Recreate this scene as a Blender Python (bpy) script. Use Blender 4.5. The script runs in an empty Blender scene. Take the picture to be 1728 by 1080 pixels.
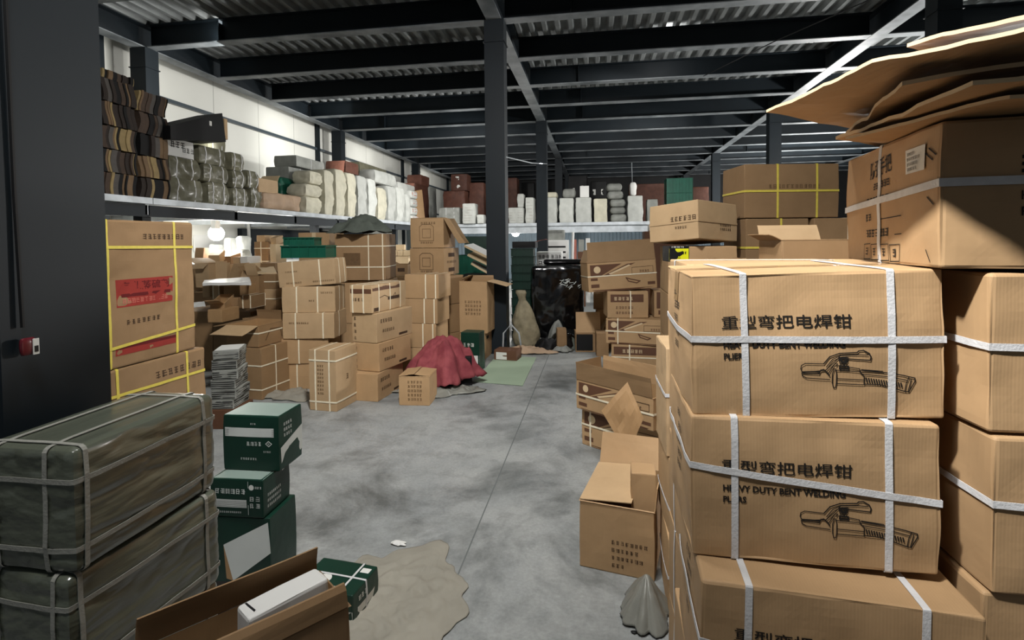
import bpy, math, random
from mathutils import Vector, Matrix, noise
PI=math.pi
SC=bpy.context.scene
COL=SC.collection
def R(d): return math.radians(d)
# ---------------------------------------------------------------- camera
cd=bpy.data.cameras.new('camera'); cam=bpy.data.objects.new('camera',cd); COL.objects.link(cam)
YAW,PIT,ROL=.159429864,.0306571655,.0101218944
cd.sensor_width=36; cd.lens=36*888.32377/1728; cd.shift_y=-106.4237/1728; cd.clip_start=.02; cd.clip_end=200
_c,_s=math.cos(YAW),math.sin(YAW); _cp,_sp=math.cos(PIT),math.sin(PIT)
_r0=Vector((_c,_s,0)); _f0=Vector((-_s,_c,0)); _z=Vector((0,0,1))
_f=_f0*_cp-_z*_sp; _u=_f0*_sp+_z*_cp
_r=_r0*math.cos(ROL)-_u*math.sin(ROL); _u2=_r0*math.sin(ROL)+_u*math.cos(ROL)
_m=Matrix((_r,_u2,-_f)).transposed().to_4x4(); _m.translation=Vector((0,0,1.5))
cam.matrix_world=_m
SC.camera=cam
# ---------------------------------------------------------------- exposure, world, lamps
vs=SC.view_settings; vs.view_transform='Standard'; vs.look='None'; vs.exposure=0.0; vs.gamma=1; vs.use_curve_mapping=False
W=bpy.data.worlds.new('world'); SC.world=W; W.use_nodes=True
W.node_tree.nodes['Background'].inputs[0].default_value=(.80,.90,1,1)
W.node_tree.nodes['Background'].inputs[1].default_value=.11
def light(name,loc,power,size=.3,col=(1,.96,.9),kind='AREA',aim=None,sy=None,spread=180):
    d=bpy.data.lights.new(name,kind); d.energy=power; d.color=col
    if kind=='AREA':
        d.size=size; d.spread=R(spread)
        if sy: d.shape='RECTANGLE'; d.size_y=sy
    else: d.shadow_soft_size=size
    o=bpy.data.objects.new(name,d); o.location=loc
    if aim is not None:
        o.rotation_euler=(Vector(aim)-Vector(loc)).to_track_quat('-Z','Y').to_euler()
    COL.objects.link(o); return o
NEU=(1,.985,.965)
k_=light('key_light',(-1.2,-.25,4.15),1750,.10,NEU,'SPOT',(.62,1.32,2.25)); k_.data.spot_size=R(45); k_.data.spot_blend=1
light('near_light',(-.5,.15,3.7),34,.5,NEU,'AREA',(-.4,1.6,0),None,150)
light('aisle_light',(1.2,8.9,4.5),22,.12,NEU,'POINT')
light('middle_light',(-.5,1.6,4.3),120,.35,NEU,'AREA',(-1.7,5.6,.2),None,125)
light('middle_light',(.6,8.4,4.3),60,.35,NEU,'AREA',(-.6,11,0),None,140)
for _y in (3.0,7.0,11.0,15.5,21.0):
    light('wall_light',(-5.5,_y,3.55),27,.3,(1,.99,.95),'AREA',(-7.1,_y,3.75),3.2,150)
light('gallery_light',(-1.0,11.2,3.3),95,.3,NEU,'AREA',(-5.3,12,2.2),None,120)
light('right_bay_light',(7.2,9.5,2.2),1300,.25,(1,.98,.95),'POINT')
light('right_bay_light',(7.2,17.5,2.4),1300,.25,(1,.98,.95),'POINT')
light('far_gallery_light',(-3.6,12.2,3.6),60,.3,(1,.98,.95),'AREA',(-3.0,16.5,2.2),None,140)
light('far_gallery_light',(1.6,12.2,3.6),60,.3,(1,.98,.95),'AREA',(1.0,16.5,2.2),None,140)
# ---------------------------------------------------------------- tagging helpers
def tag(o,label=None,cat=None,group=None,kind=None):
    if label: o['label']=label
    if cat: o['category']=cat
    if group: o['group']=group
    if kind: o['kind']=kind
    return o
def empty(name,loc,rz=0,rx=0,ry=0):
    o=bpy.data.objects.new(name,None); COL.objects.link(o); o.empty_display_size=.1
    o.rotation_mode='YXZ' if False else 'XYZ'
    M=Matrix.Rotation(rz,3,'Z')@Matrix.Rotation(ry,3,'Y')@Matrix.Rotation(rx,3,'X')
    o.location=loc; o.rotation_euler=M.to_euler('XYZ'); return o
def mesh_obj(name,vs_,fs,mats,parent=None,mi=None,smooth=False):
    me=bpy.data.meshes.new(name); me.from_pydata([tuple(v) for v in vs_],[],fs)
    for m in (mats if isinstance(mats,(list,tuple)) else [mats]): me.materials.append(m)
    if mi: me.polygons.foreach_set('material_index',mi)
    if smooth: me.polygons.foreach_set('use_smooth',[True]*len(fs))
    me.update()
    o=bpy.data.objects.new(name,me); COL.objects.link(o)
    if parent is not None: o.parent=parent
    return o
class MB:
    def __init__(s): s.v=[]; s.f=[]; s.m=[]
    def add(s,v,f,m=0):
        n=len(s.v); s.v+=[Vector(p) for p in v]; s.f+=[tuple(i+n for i in q) for q in f]; s.m+=[m]*len(f)
    def box(s,x0,x1,y0,y1,z0,z1,m=0,M=None):
        v=[Vector((x,y,z)) for z in (z0,z1) for y in (y0,y1) for x in (x0,x1)]
        if M is not None: v=[M@p for p in v]
        s.add(v,[(0,2,3,1),(4,5,7,6),(0,1,5,4),(2,6,7,3),(0,4,6,2),(1,3,7,5)],m)
    def tube(s,pts,r,n=6,m=0,cap=True):
        pts=[Vector(p) for p in pts]; rings=[]
        for i,p in enumerate(pts):
            t=(pts[min(i+1,len(pts)-1)]-pts[max(i-1,0)]).normalized()
            a=t.cross(Vector((0,0,1)) if abs(t.z)<.9 else Vector((1,0,0))).normalized(); b=t.cross(a)
            rr=r[i] if isinstance(r,(list,tuple)) else r
            rings.append([p+(a*math.cos(2*PI*k/n)+b*math.sin(2*PI*k/n))*rr for k in range(n)])
        v=[q for g in rings for q in g]; f=[]
        for i in range(len(pts)-1):
            for k in range(n): f.append((i*n+k,i*n+(k+1)%n,(i+1)*n+(k+1)%n,(i+1)*n+k))
        if cap: f+= [tuple(range(n))[::-1], tuple(range((len(pts)-1)*n,len(pts)*n))]
        s.add(v,f,m)
    def ribbon(s,P,N,w,t=.0012,m=0,closed=False):
        """flat band along points P with outward normals N"""
        n=len(P); v=[]; f=[]
        for i in range(n):
            a=P[(i-1)%n] if (closed or i>0) else P[i]; b=P[(i+1)%n] if (closed or i<n-1) else P[i]
            T=(b-a).normalized(); L=T.cross(N[i]).normalized()*(w/2)
            v+=[P[i]-L,P[i]-L+N[i]*t,P[i]+L+N[i]*t,P[i]+L]
        for i in range(n if closed else n-1):
            j=(i+1)%n
            for k in range(4): f.append((i*4+k,i*4+(k+1)%4,j*4+(k+1)%4,j*4+k))
        if not closed: f+=[(0,1,2,3),(n*4-1,n*4-2,n*4-3,n*4-4)]
        s.add(v,f,m)
    def build(s,name,mats,parent=None,smooth=False):
        return mesh_obj(name,s.v,s.f,mats,parent,s.m,smooth)
# ---------------------------------------------------------------- materials
def lin(c):
    return tuple(((x/255)/12.92 if x<=10 else (((x/255)+.055)/1.055)**2.4) for x in c)
def newmat(name):
    m=bpy.data.materials.new(name); m.use_nodes=True; nt=m.node_tree
    return m,nt,nt.nodes['Principled BSDF']
def mat(name,c,rough=.7,metal=0,var=.12,scale=4,bump=0,bscale=60,c2=None,thr=(.35,.7),emit=0,spec=.3,coat=0,stretch=None,objrand=0):
    """plain painted / paper / metal surface with procedural variation"""
    m,nt,b=newmat(name); L=nt.links; N=nt.nodes
    c=lin(c); c2=lin(c2) if c2 else tuple(x*(1-var) for x in c)
    tc=N.new('ShaderNodeTexCoord'); mp=N.new('ShaderNodeMapping'); L.new(tc.outputs['Object'],mp.inputs[0])
    if stretch: mp.inputs['Scale'].default_value=stretch
    nz=N.new('ShaderNodeTexNoise'); nz.inputs['Scale'].default_value=scale; nz.inputs['Detail'].default_value=5
    L.new(mp.outputs[0],nz.inputs[0])
    cr=N.new('ShaderNodeValToRGB'); cr.color_ramp.elements[0].position=thr[0]; cr.color_ramp.elements[1].position=thr[1]
    cr.color_ramp.elements[0].color=(*c,1); cr.color_ramp.elements[1].color=(*c2,1)
    L.new(nz.outputs['Fac'],cr.inputs[0])
    out=cr.outputs[0]
    if objrand:
        oi=N.new('ShaderNodeObjectInfo'); hs=N.new('ShaderNodeHueSaturation')
        mr=N.new('ShaderNodeMapRange'); mr.inputs['To Min'].default_value=1-objrand; mr.inputs['To Max'].default_value=1+objrand
        L.new(oi.outputs['Random'],mr.inputs[0]); L.new(mr.outputs[0],hs.inputs['Value']); L.new(out,hs.inputs['Color']); out=hs.outputs[0]
    L.new(out,b.inputs['Base Color'])
    b.inputs['Roughness'].default_value=rough; b.inputs['Metallic'].default_value=metal
    b.inputs['Specular IOR Level'].default_value=spec
    if coat: b.inputs['Coat Weight'].default_value=coat; b.inputs['Coat Roughness'].default_value=.15
    if bump:
        bz=N.new('ShaderNodeTexNoise'); bz.inputs['Scale'].default_value=bscale; bz.inputs['Detail'].default_value=4
        L.new(mp.outputs[0],bz.inputs[0]); bp=N.new('ShaderNodeBump'); bp.inputs['Strength'].default_value=bump
        bp.inputs['Distance'].default_value=.01; L.new(bz.outputs['Fac'],bp.inputs['Height']); L.new(bp.outputs[0],b.inputs['Normal'])
    if emit:
        b.inputs['Emission Color'].default_value=(*c,1); b.inputs['Emission Strength'].default_value=emit
    return m
M={}
def card(name,c,var=.14,orand=.08):
    """corrugated board: soft blotches, faint flute lines, slight dirt"""
    m,nt,b=newmat(name); L=nt.links; N=nt.nodes; c=lin(c)
    tc=N.new('ShaderNodeTexCoord')
    nz=N.new('ShaderNodeTexNoise'); nz.inputs['Scale'].default_value=3.5; nz.inputs['Detail'].default_value=6; nz.inputs['Roughness'].default_value=.6
    L.new(tc.outputs['Object'],nz.inputs[0])
    cr=N.new('ShaderNodeValToRGB'); e=cr.color_ramp.elements; e[0].position=.3; e[1].position=.75
    e[0].color=(*[x*(1+var*.6) for x in c],1); e[1].color=(c[0]*(1-var),c[1]*(1-var*1.1),c[2]*(1-var*1.3),1)
    L.new(nz.outputs['Fac'],cr.inputs[0])
    wv=N.new('ShaderNodeTexWave'); wv.inputs['Scale'].default_value=55; wv.bands_direction='X'; wv.inputs['Distortion'].default_value=.4
    L.new(tc.outputs['Object'],wv.inputs[0])
    oi=N.new('ShaderNodeObjectInfo'); hs=N.new('ShaderNodeHueSaturation')
    mr=N.new('ShaderNodeMapRange'); mr.inputs['To Min'].default_value=1-orand; mr.inputs['To Max'].default_value=1+orand
    L.new(oi.outputs['Random'],mr.inputs[0]); L.new(mr.outputs[0],hs.inputs['Value']); L.new(cr.outputs[0],hs.inputs['Color'])
    L.new(hs.outputs[0],b.inputs['Base Color']); b.inputs['Roughness'].default_value=.66; b.inputs['Specular IOR Level'].default_value=.35
    n2=N.new('ShaderNodeTexNoise'); n2.inputs['Scale'].default_value=9; n2.inputs['Detail'].default_value=3; L.new(tc.outputs['Object'],n2.inputs[0])
    mx=N.new('ShaderNodeMath'); mx.operation='MULTIPLY_ADD'; L.new(wv.outputs['Fac'],mx.inputs[0]); mx.inputs[1].default_value=.03; L.new(n2.outputs['Fac'],mx.inputs[2])
    bp=N.new('ShaderNodeBump'); bp.inputs['Strength'].default_value=.25; bp.inputs['Distance'].default_value=.01
    L.new(mx.outputs[0],bp.inputs['Height']); L.new(bp.outputs[0],b.inputs['Normal'])
    return m
M['kraft']=card('kraft_board',(170,139,102))
M['kraft2']=card('tan_board',(182,154,118))
M['kraft3']=card('brown_board',(140,112,80))
M['inner']=card('board_inside',(160,128,90))
M['dark']=card('dark_brown_board',(92,62,44))
M['cream']=card('cream_board',(205,182,146))
M['ink']=mat('black_print',(28,24,20),.7,var=.2)
M['inkb']=mat('brown_print',(70,50,34),.75,var=.3,scale=30)
M['inkfade']=mat('faded_print',(104,80,54),.8,var=.2,scale=30)
M['red']=mat('red_print',(150,50,42),.7,var=.2)
M['redlight']=mat('pink_print',(196,110,96),.7)
M['reddark']=mat('dark_red_print',(96,20,22),.7)
M['wstrap']=mat('white_strapping',(205,205,205),.35,var=.12,scale=40,bump=.15,bscale=200)
M['ystrap']=mat('yellow_strapping',(214,196,84),.4,var=.12,scale=40,bump=.15,bscale=200)
M['cstrap']=mat('cream_strapping',(232,222,196),.45,var=.12,scale=40)
M['tape']=mat('packing_tape',(176,144,104),.18,var=.15,scale=20,spec=.6)
M['gstrap']=mat('dull_strapping',(150,150,142),.4,var=.15,scale=30,bump=.15,bscale=200)
M['palegreen']=mat('pale_box_top',(126,142,134),.4,var=.1)
M['label']=mat('white_label',(214,214,208),.5,var=.06)
M['ylabel']=mat('yellow_label',(222,224,30),.5,var=.06)
M['steel']=mat('dark_blue_steel_paint',(20,29,35),.55,var=.28,scale=1.3,spec=.3,bump=.05,bscale=8)
M['flange']=mat('mottled_lit_underside',(132,137,140),.5,c2=(70,76,80),scale=2.6,thr=(.35,.72),spec=.4)  # mottled bottom flanges; the paler tone paints in light on their undersides
M['steel2']=mat('grey_steel_paint',(62,72,78),.4,var=.15,scale=1.5,spec=.4,bump=.05,bscale=8)
M['galv']=mat('galvanised_deck',(150,154,154),.45,.3,var=.35,scale=3)
M['lightsteel']=mat('pale_steel_edge',(190,196,200),.4,.2,var=.3,scale=5)
M['wall']=mat('white_wall_panel',(222,222,214),.55,var=.07,scale=.6)
M['bluewall']=mat('pale_blue_sheet',(176,196,210),.5,var=.12,scale=2)
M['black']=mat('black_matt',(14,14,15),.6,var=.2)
M['blackgloss']=mat('black_plastic_film',(8,8,9),.16,var=.2,spec=.6,bump=.5,bscale=5,coat=.4)
M['green']=mat('dark_green_print_board',(14,50,38),.42,var=.25,scale=6,spec=.4,objrand=.1)
M['white']=mat('white_board',(216,216,212),.5,var=.06,objrand=.04)
M['whitem']=mat('white_marks',(206,210,206),.6,var=.1)
M['olive']=mat('olive_plastic_wrap',(88,93,80),.28,var=.12,scale=3,spec=.6,bump=1.0,bscale=6,stretch=(1.6,.5,2.6),coat=.9,objrand=.06)
M['sack']=mat('woven_white_sack',(186,188,182),.6,var=.2,scale=5,bump=.5,bscale=9,objrand=.12)
M['sackc']=mat('cream_woven_sack',(192,188,168),.6,var=.22,scale=5,bump=.5,bscale=9,objrand=.1)
M['baleg']=mat('grey_wrapped_bale',(140,142,136),.5,var=.3,scale=6,bump=.6,bscale=10,objrand=.14)
M['baleo']=mat('khaki_wrapped_bale',(120,118,98),.35,var=.35,scale=6,bump=.8,bscale=12,objrand=.15,coat=.2)
M['paper']=mat('crumpled_brown_paper',(146,142,130),.7,var=.2,scale=5,bump=.5,bscale=12)
M['burlap']=mat('beige_burlap',(150,140,114),.7,var=.35,scale=9,bump=.8,bscale=22)
M['tanpaper']=mat('tan_wrapping_paper',(176,150,124),.6,var=.25,scale=4,bump=.6,bscale=10)
M['cloth']=mat('grey_green_canvas',(86,92,84),.8,var=.25,scale=8,bump=.4,bscale=40)
M['redcloth']=mat('red_canvas',(142,70,74),.85,c2=(112,44,52),scale=9,bump=.4,bscale=50)
M['sheetg']=mat('pale_green_sheet',(156,174,150),.6,var=.1,scale=3)
M['poly']=mat('cloudy_plastic_bag',(128,128,120),.3,var=.2,scale=8,bump=.7,bscale=14,coat=.3)
M['gcrate']=mat('green_crate_plastic',(20,84,66),.4,var=.2,scale=6)
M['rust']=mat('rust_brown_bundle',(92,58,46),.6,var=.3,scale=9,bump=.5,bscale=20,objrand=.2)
M['lamp']=mat('glowing_bulb',(255,250,240),.3,var=0,emit=60)
M['redtag']=mat('maroon_plastic',(96,24,34),.3,var=.2,scale=30,coat=.4)
M['terra']=mat('pinkish_carton',(176,110,96),.7,var=.15)
M['fold']=[mat('fold_'+n,c,.75,var=.25,scale=12) for n,c in (('umber',(74,60,50)),('black',(20,19,19)),('tan',(116,94,70)),('grey',(84,80,76)),('coffee',(48,40,35)),('ochre',(150,130,90)))]
# ---------------------------------------------------------------- the building
def concrete():
    m,nt,b=newmat('stained_concrete'); L=nt.links; N=nt.nodes
    tc=N.new('ShaderNodeTexCoord')
    def nz(sc,det,rough=.55,st=(1,1,1),dist=0):
        mp=N.new('ShaderNodeMapping'); mp.inputs['Scale'].default_value=st; L.new(tc.outputs['Object'],mp.inputs[0])
        n=N.new('ShaderNodeTexNoise'); n.inputs['Scale'].default_value=sc; n.inputs['Detail'].default_value=det; n.inputs['Roughness'].default_value=rough
        n.inputs['Distortion'].default_value=dist; L.new(mp.outputs[0],n.inputs[0]); return n.outputs['Fac']
    def ramp(f,p0,c0,p1,c1):
        r=N.new('ShaderNodeValToRGB'); r.color_ramp.elements[0].position=p0; r.color_ramp.elements[1].position=p1
        r.color_ramp.elements[0].color=(*c0,1); r.color_ramp.elements[1].color=(*c1,1); L.new(f,r.inputs[0]); return r.outputs[0]
    base=ramp(nz(1.6,7,.62,(1,.8,1),.2),.3,lin((164,166,163)),.7,lin((138,142,142)))
    st=ramp(nz(1.25,10,.68,(1,1,1),.35),.475,(0,0,0),.64,(1,1,1))
    st2=ramp(nz(6,6,.7,(1,1,1),.4),.5,(0,0,0),.72,(.55,.55,.55))
    mx=N.new('ShaderNodeMath'); mx.operation='MAXIMUM'; L.new(st,mx.inputs[0]); L.new(st2,mx.inputs[1])
    sc=N.new('ShaderNodeMath'); sc.operation='MULTIPLY'; sc.inputs[1].default_value=.8; L.new(mx.outputs[0],sc.inputs[0])
    mix=N.new('ShaderNodeMix'); mix.data_type='RGBA'; L.new(sc.outputs[0],mix.inputs[0]); L.new(base,mix.inputs[6]); mix.inputs[7].default_value=(*lin((74,78,77)),1)
    fine=ramp(nz(60,4,.7),.3,(.82,.82,.82),.7,(1.05,1.05,1.05))
    mu=N.new('ShaderNodeMix'); mu.data_type='RGBA'; mu.blend_type='MULTIPLY'; mu.inputs[0].default_value=1
    L.new(mix.outputs[2],mu.inputs[6]); L.new(fine,mu.inputs[7]); L.new(mu.outputs[2],b.inputs['Base Color'])
    rr=N.new('ShaderNodeMapRange'); rr.inputs['To Min'].default_value=.62; rr.inputs['To Max'].default_value=.4; L.new(mx.outputs[0],rr.inputs[0]); L.new(rr.outputs[0],b.inputs['Roughness'])
    bp=N.new('ShaderNodeBump'); bp.inputs['Strength'].default_value=.25; bp.inputs['Distance'].default_value=.01; L.new(nz(22,6,.65),bp.inputs['Height']); L.new(bp.outputs[0],b.inputs['Normal'])
    return m
M['floor']=concrete()
HB=4.415; HD=4.745
def struct(o): o['kind']='structure'; return o
m=MB(); m.box(-7.2,15,-4,26.2,-.12,0); struct(m.build('floor',M['floor']))
# joint line in the slab
m=MB(); m.box(-.627,-.620,1.0,26,0,.0010); struct(m.build('trim_1',mat('floor_joint',(104,108,107),.8)))
# corrugated deck
m=MB(); p=.2; n=int(22.2/p); v=[]; f=[]
prof=[(0,0),(.06,0),(.085,.07),(.175,.07)]
xs=[]
for i in range(n):
    for (dx,dz) in prof: xs.append((-7.2+i*p+dx,HD+dz))
for y in (-4,26.2):
    for x,z in xs: v.append((x,y,z))
k=len(xs)
f=[(i,i+1,k+i+1,k+i) for i in range(k-1)]
m.add([Vector(q) for q in v],f); struct(m.build('ceiling',M['galv']))
m=MB(); m.box(-7.2,15,-4,26.2,HD+.08,HD+.2); struct(m.build('trim_2',M['steel']))
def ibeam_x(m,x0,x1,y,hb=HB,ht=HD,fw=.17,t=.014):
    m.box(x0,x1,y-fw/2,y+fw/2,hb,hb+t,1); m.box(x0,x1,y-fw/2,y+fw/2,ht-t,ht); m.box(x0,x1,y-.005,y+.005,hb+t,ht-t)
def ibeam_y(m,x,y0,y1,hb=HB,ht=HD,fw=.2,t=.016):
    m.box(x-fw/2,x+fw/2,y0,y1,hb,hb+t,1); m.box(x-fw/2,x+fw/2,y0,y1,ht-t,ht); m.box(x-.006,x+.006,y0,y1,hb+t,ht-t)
CX=[-6.67,-1.32,4.04,9.4,14.7]; CY=[1.0,7.0,13.0,19.0,25.0]
n3=3
for i in range(-3,13):
    y=7.0+1.5*i
    for a in range(4):
        m=MB(); main=(i%4==0)
        e=.13 if main else .1
        ibeam_x(m,CX[a]+e,CX[a+1]-e,y)
        if main or (a==1 and i in (2,3,4)):   # splice plates / stiffeners
            xx=CX[a]+ (1.0 if a else 1.3)
            m.box(xx,xx+.012,y-.08,y+.08,HB+.014,HD-.014)
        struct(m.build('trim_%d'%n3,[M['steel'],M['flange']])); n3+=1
for a,x in enumerate(CX):
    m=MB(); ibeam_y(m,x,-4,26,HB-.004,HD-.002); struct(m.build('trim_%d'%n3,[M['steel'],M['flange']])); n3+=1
for a,x in enumerate(CX):
    for b_,y in enumerate(CY):
        if a==2 and b_==0: xx=4.04
        m=MB(); m.box(x-.13,x+.13,y-.12,y+.12,0,HB-.006)
        m.box(x-.2,x+.2,y-.19,y+.19,0,.02)
        m.box(x-.145,x+.145,y-.135,y+.135,HB-.3,HB-.285)
        o=m.build('steel_column',M['steel'])
        o['kind']='structure'; o.name='trim_%d'%n3; n3+=1
# outer left wall with girts, posts
m=MB(); m.box(-7.2,-7.1,-4,26.2,0,HD); struct(m.build('wall_left',M['wall']))
for i,z in enumerate((3.9,2.72)):
    m=MB(); m.box(-7.1,-7.03,-4,26,z-.03,z+.03); struct(m.build('trim_%d'%n3,M['steel2'])); n3+=1
for y in (6.62,12.62,18.62,24.6):
    m=MB(); m.box(-7.1,-7.0,y-.04,y+.04,0,HD); struct(m.build('trim_%d'%n3,M['steel'])); n3+=1
m=MB()
for k in range(22): m.box(-7.101,-7.097,-3+k*1.33,-3+k*1.33+.008,0,HD)
struct(m.build('trim_%d'%n3,mat('panel_joint',(170,170,164),.6))); n3+=1
m=MB(); m.box(-7.2,15,26.0,26.2,0,HD); struct(m.build('wall_far',M['black']))
m=MB(); m.box(15,15.1,-4,26.2,0,HD); struct(m.build('wall_right',M['wall']))
# gallery (mezzanine shelf): left run and far run
ZG=2.03
m=MB(); m.box(-7.1,-5.02,-3.5,15.9,ZG-.05,ZG-.004); struct(m.build('trim_%d'%n3,M['galv'])); n3+=1
m=MB(); m.box(-7.1,9.3,15.9,20.5,ZG-.05,ZG-.004); struct(m.build('trim_%d'%n3,M['galv'])); n3+=1
def chan_y(x,y0,y1,z0,z1,mt):
    global n3
    m=MB(); m.box(x-.006,x,y0,y1,z0,z1); m.box(x-.05,x-.006,y0,y1,z1-.006,z1); m.box(x-.05,x-.006,y0,y1,z0,z0+.006); struct(m.build('trim_%d'%n3,mt)); n3+=1
for y0,y1 in ((-3.5,5.3),(5.31,11),(11.01,15.9)): chan_y(-5,y0,y1,ZG-.07,ZG,M['lightsteel'])
for y0,y1 in ((-3.5,5.3),(5.31,11),(11.01,15.9)): chan_y(-5.07,y0,y1,ZG-.21,ZG-.08,M['steel'])
m=MB(); m.box(-5,9.3,15.84,15.9,ZG-.09,ZG); struct(m.build('trim_%d'%n3,M['lightsteel'])); n3+=1
m=MB(); m.box(-5,9.3,15.92,16.1,ZG-.3,ZG-.1); struct(m.build('trim_%d'%n3,M['lightsteel'])); n3+=1
for y in (-2.2,.8,3.8,5.3,6.8,8.3,9.8,11.3,12.8,14.3):
    m=MB(); m.box(-7.1,-5.07,y-.03,y+.03,ZG-.19,ZG-.05); struct(m.build('trim_%d'%n3,M['lightsteel'])); n3+=1
for y in (5.4,9.2,13.2):
    m=MB(); m.box(-5.3,-5.18,y-.06,y+.06,0,ZG-.19); struct(m.build('trim_%d'%n3,M['steel'])); n3+=1
# corrugated pale sheet wall under the far gallery
m=MB(); v=[];xs=[]
for i in range(120):
    x=-7+i*.14
    xs+=[(x,0),(x+.05,0),(x+.07,.03),(x+.12,.03)]
for z in (0,ZG-.05):
    for x,dy in xs: v.append(Vector((x,20.5+dy,z)))
k=len(xs); m.add(v,[(i,i+1,k+i+1,k+i) for i in range(k-1)]); struct(m.build('wall_back',M['bluewall']))
# ---------------------------------------------------------------- carton maker
FACES={'F':((0,-1,0),(1,0,0),(0,0,1)),'B':((0,1,0),(-1,0,0),(0,0,1)),'L':((-1,0,0),(0,-1,0),(0,0,1)),
       'R':((1,0,0),(0,1,0),(0,0,1)),'T':((0,0,1),(1,0,0),(0,1,0)),'D':((0,0,-1),(1,0,0),(0,-1,0))}
FACES={k:tuple(Vector(a) for a in t) for k,t in FACES.items()}
class Surf:
    """rounded, slightly bulged and dented box surface; centre of the base at the origin"""
    def __init__(s,size,r=.006,amp=.0025,bulge=.004,seed=0,freq=5,fold=0,fdir=(1,1,1),ffreq=5,taper=0):
        s.h=Vector(size)/2; _k=.7*bulge+.4*amp; s.h.x-=_k; s.h.y-=_k; s.r=min(r,min(s.h)*.95); s.amp=amp; s.b=bulge; s.seed=Vector((seed*7.13,seed*3.7,seed*1.9)); s.fr=freq; s.fold=fold; s.fd=Vector(fdir); s.ff=ffreq; s.tp=taper
    def at(s,p):
        h=s.h; r=s.r
        q=Vector([max(-h[i]+r,min(h[i]-r,p[i])) for i in range(3)])
        d=p-q; n=d.normalized() if d.length>1e-9 else Vector((0,0,1))
        P=q+n*r
        k=1
        for i in range(3):
            t=abs(p[i])/h[i]
            if abs(n[i])<.7: k*=(1-min(1,t)**2)
        dd=s.b*k+s.amp*noise.noise(P*s.fr+s.seed)
        if s.amp: dd+=s.amp*.5*noise.noise(P*s.fr*3.1+s.seed)
        if s.fold:
            g=Vector((P.x*s.fd.x,P.y*s.fd.y,P.z*s.fd.z))*s.ff+s.seed
            w=noise.noise(g); dd-=s.fold*max(0,.35-abs(w))*2.2
            w=noise.noise(g*2.3+Vector((3,1,7))); dd-=s.fold*.5*max(0,.3-abs(w))*2.2
        P=P+n*dd*(1-.85*abs(n.z))
        if s.tp: 
            f=1-s.tp*(P.z/h.z*.5+.5); P=Vector((P.x*f,P.y*f,P.z))
        return P+Vector((0,0,h.z)), n
    def face(s,F,u,v,off=0):
        N,U,V=FACES[F]
        c=Vector([N[i]*s.h[i] for i in range(3)])+U*u+V*v
        P,n=s.at(c); return P+n*off,n
    def dims(s,F):
        N,U,V=FACES[F]; return sum(abs(U[i])*s.h[i] for i in range(3)),sum(abs(V[i])*s.h[i] for i in range(3))
    def mesh(s,mb,n=6,m=0,skip=''):
        for F,(N,U,V) in FACES.items():
            if F in skip: continue
            a,b=s.dims(F); nu=max(2,int(n*max(.35,min(1,a/max(s.h))))); nv=max(2,int(n*max(.35,min(1,b/max(s.h)))))
            def ts(a,k):
                e=min(s.r*1.0,a*.9); l=[-a,-a+e*.45,-a+e]+[(-a+e)+(2*(a-e))*j/k for j in range(1,k)]+[a-e,a-e*.45,a]; return l
            us=ts(a,nu); vv=ts(b,nv); pts=[]
            for y in vv:
                for x in us:
                    pts.append(s.face(F,x,y)[0])
            w=len(us); fs=[(j*w+i,j*w+i+1,(j+1)*w+i+1,(j+1)*w+i) for j in range(len(vv)-1) for i in range(w-1)]
            mb.add(pts,fs,m)
    def strap(s,mb,ax,pos,w=.013,slope=0,off=.001,t=.0012,m=0,step=.04,gap=None):
        """band around the box in the plane where coordinate ax = pos (+ slope along the next axis)"""
        i,j=[k for k in range(3) if k!=ax]
        a,b=s.h[i],s.h[j]; P=[];N=[]
        per=[(-a,-b,1,0,2*a),(a,-b,0,1,2*b),(a,b,-1,0,2*a),(-a,b,0,-1,2*b)]
        for (x,y,dx,dy,l) in per:
            k=max(3,int(l/step)); e=s.r*.5
            tt=[0,e]+[e+(l-2*e)*q/k for q in range(1,k)]+[l-e]
            for q in tt:
                c=Vector((0,0,0)); c[i]=x+dx*q; c[j]=y+dy*q; c[ax]=pos+slope*c[i]
                p,n=s.at(c); n[ax]=0
                if n.length<1e-6: n=Vector((0,0,0)); n[i]=1
                n.normalize(); P.append(p+n*off); N.append(n)
        mb.ribbon(P,N,w,t,m,closed=True)
_tc={}
def text_mesh(s,bold=0):
    key=(s,bold)
    if key in _tc: return _tc[key]
    cu=bpy.data.curves.new('writing','FONT'); cu.body=s; cu.size=1; cu.resolution_u=2; cu.offset=bold
    o=bpy.data.objects.new('writing',cu); COL.objects.link(o)
    bpy.context.view_layer.update(); dg=bpy.context.evaluated_depsgraph_get()
    me=bpy.data.meshes.new_from_object(o.evaluated_get(dg))
    v=[(a.co.x,a.co.y) for a in me.vertices]; f=[tuple(q.vertices) for q in me.polygons]
    bpy.data.objects.remove(o); bpy.data.meshes.remove(me); bpy.data.curves.remove(cu)
    if v:
        x0=min(a[0] for a in v); x1=max(a[0] for a in v); y0=min(a[1] for a in v); y1=max(a[1] for a in v)
        v=[((a[0]-x0)/(y1-y0),(a[1]-y0)/(y1-y0)) for a in v]
    _tc[key]=(v,f,max(a[0] for a in v) if v else 1); return _tc[key]
def put(mb,s,F,v2,f,m,off=.0014,rot=0):
    pts=[s.face(F,x,y,off)[0] for x,y in v2]; mb.add(pts,f,m)
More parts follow.
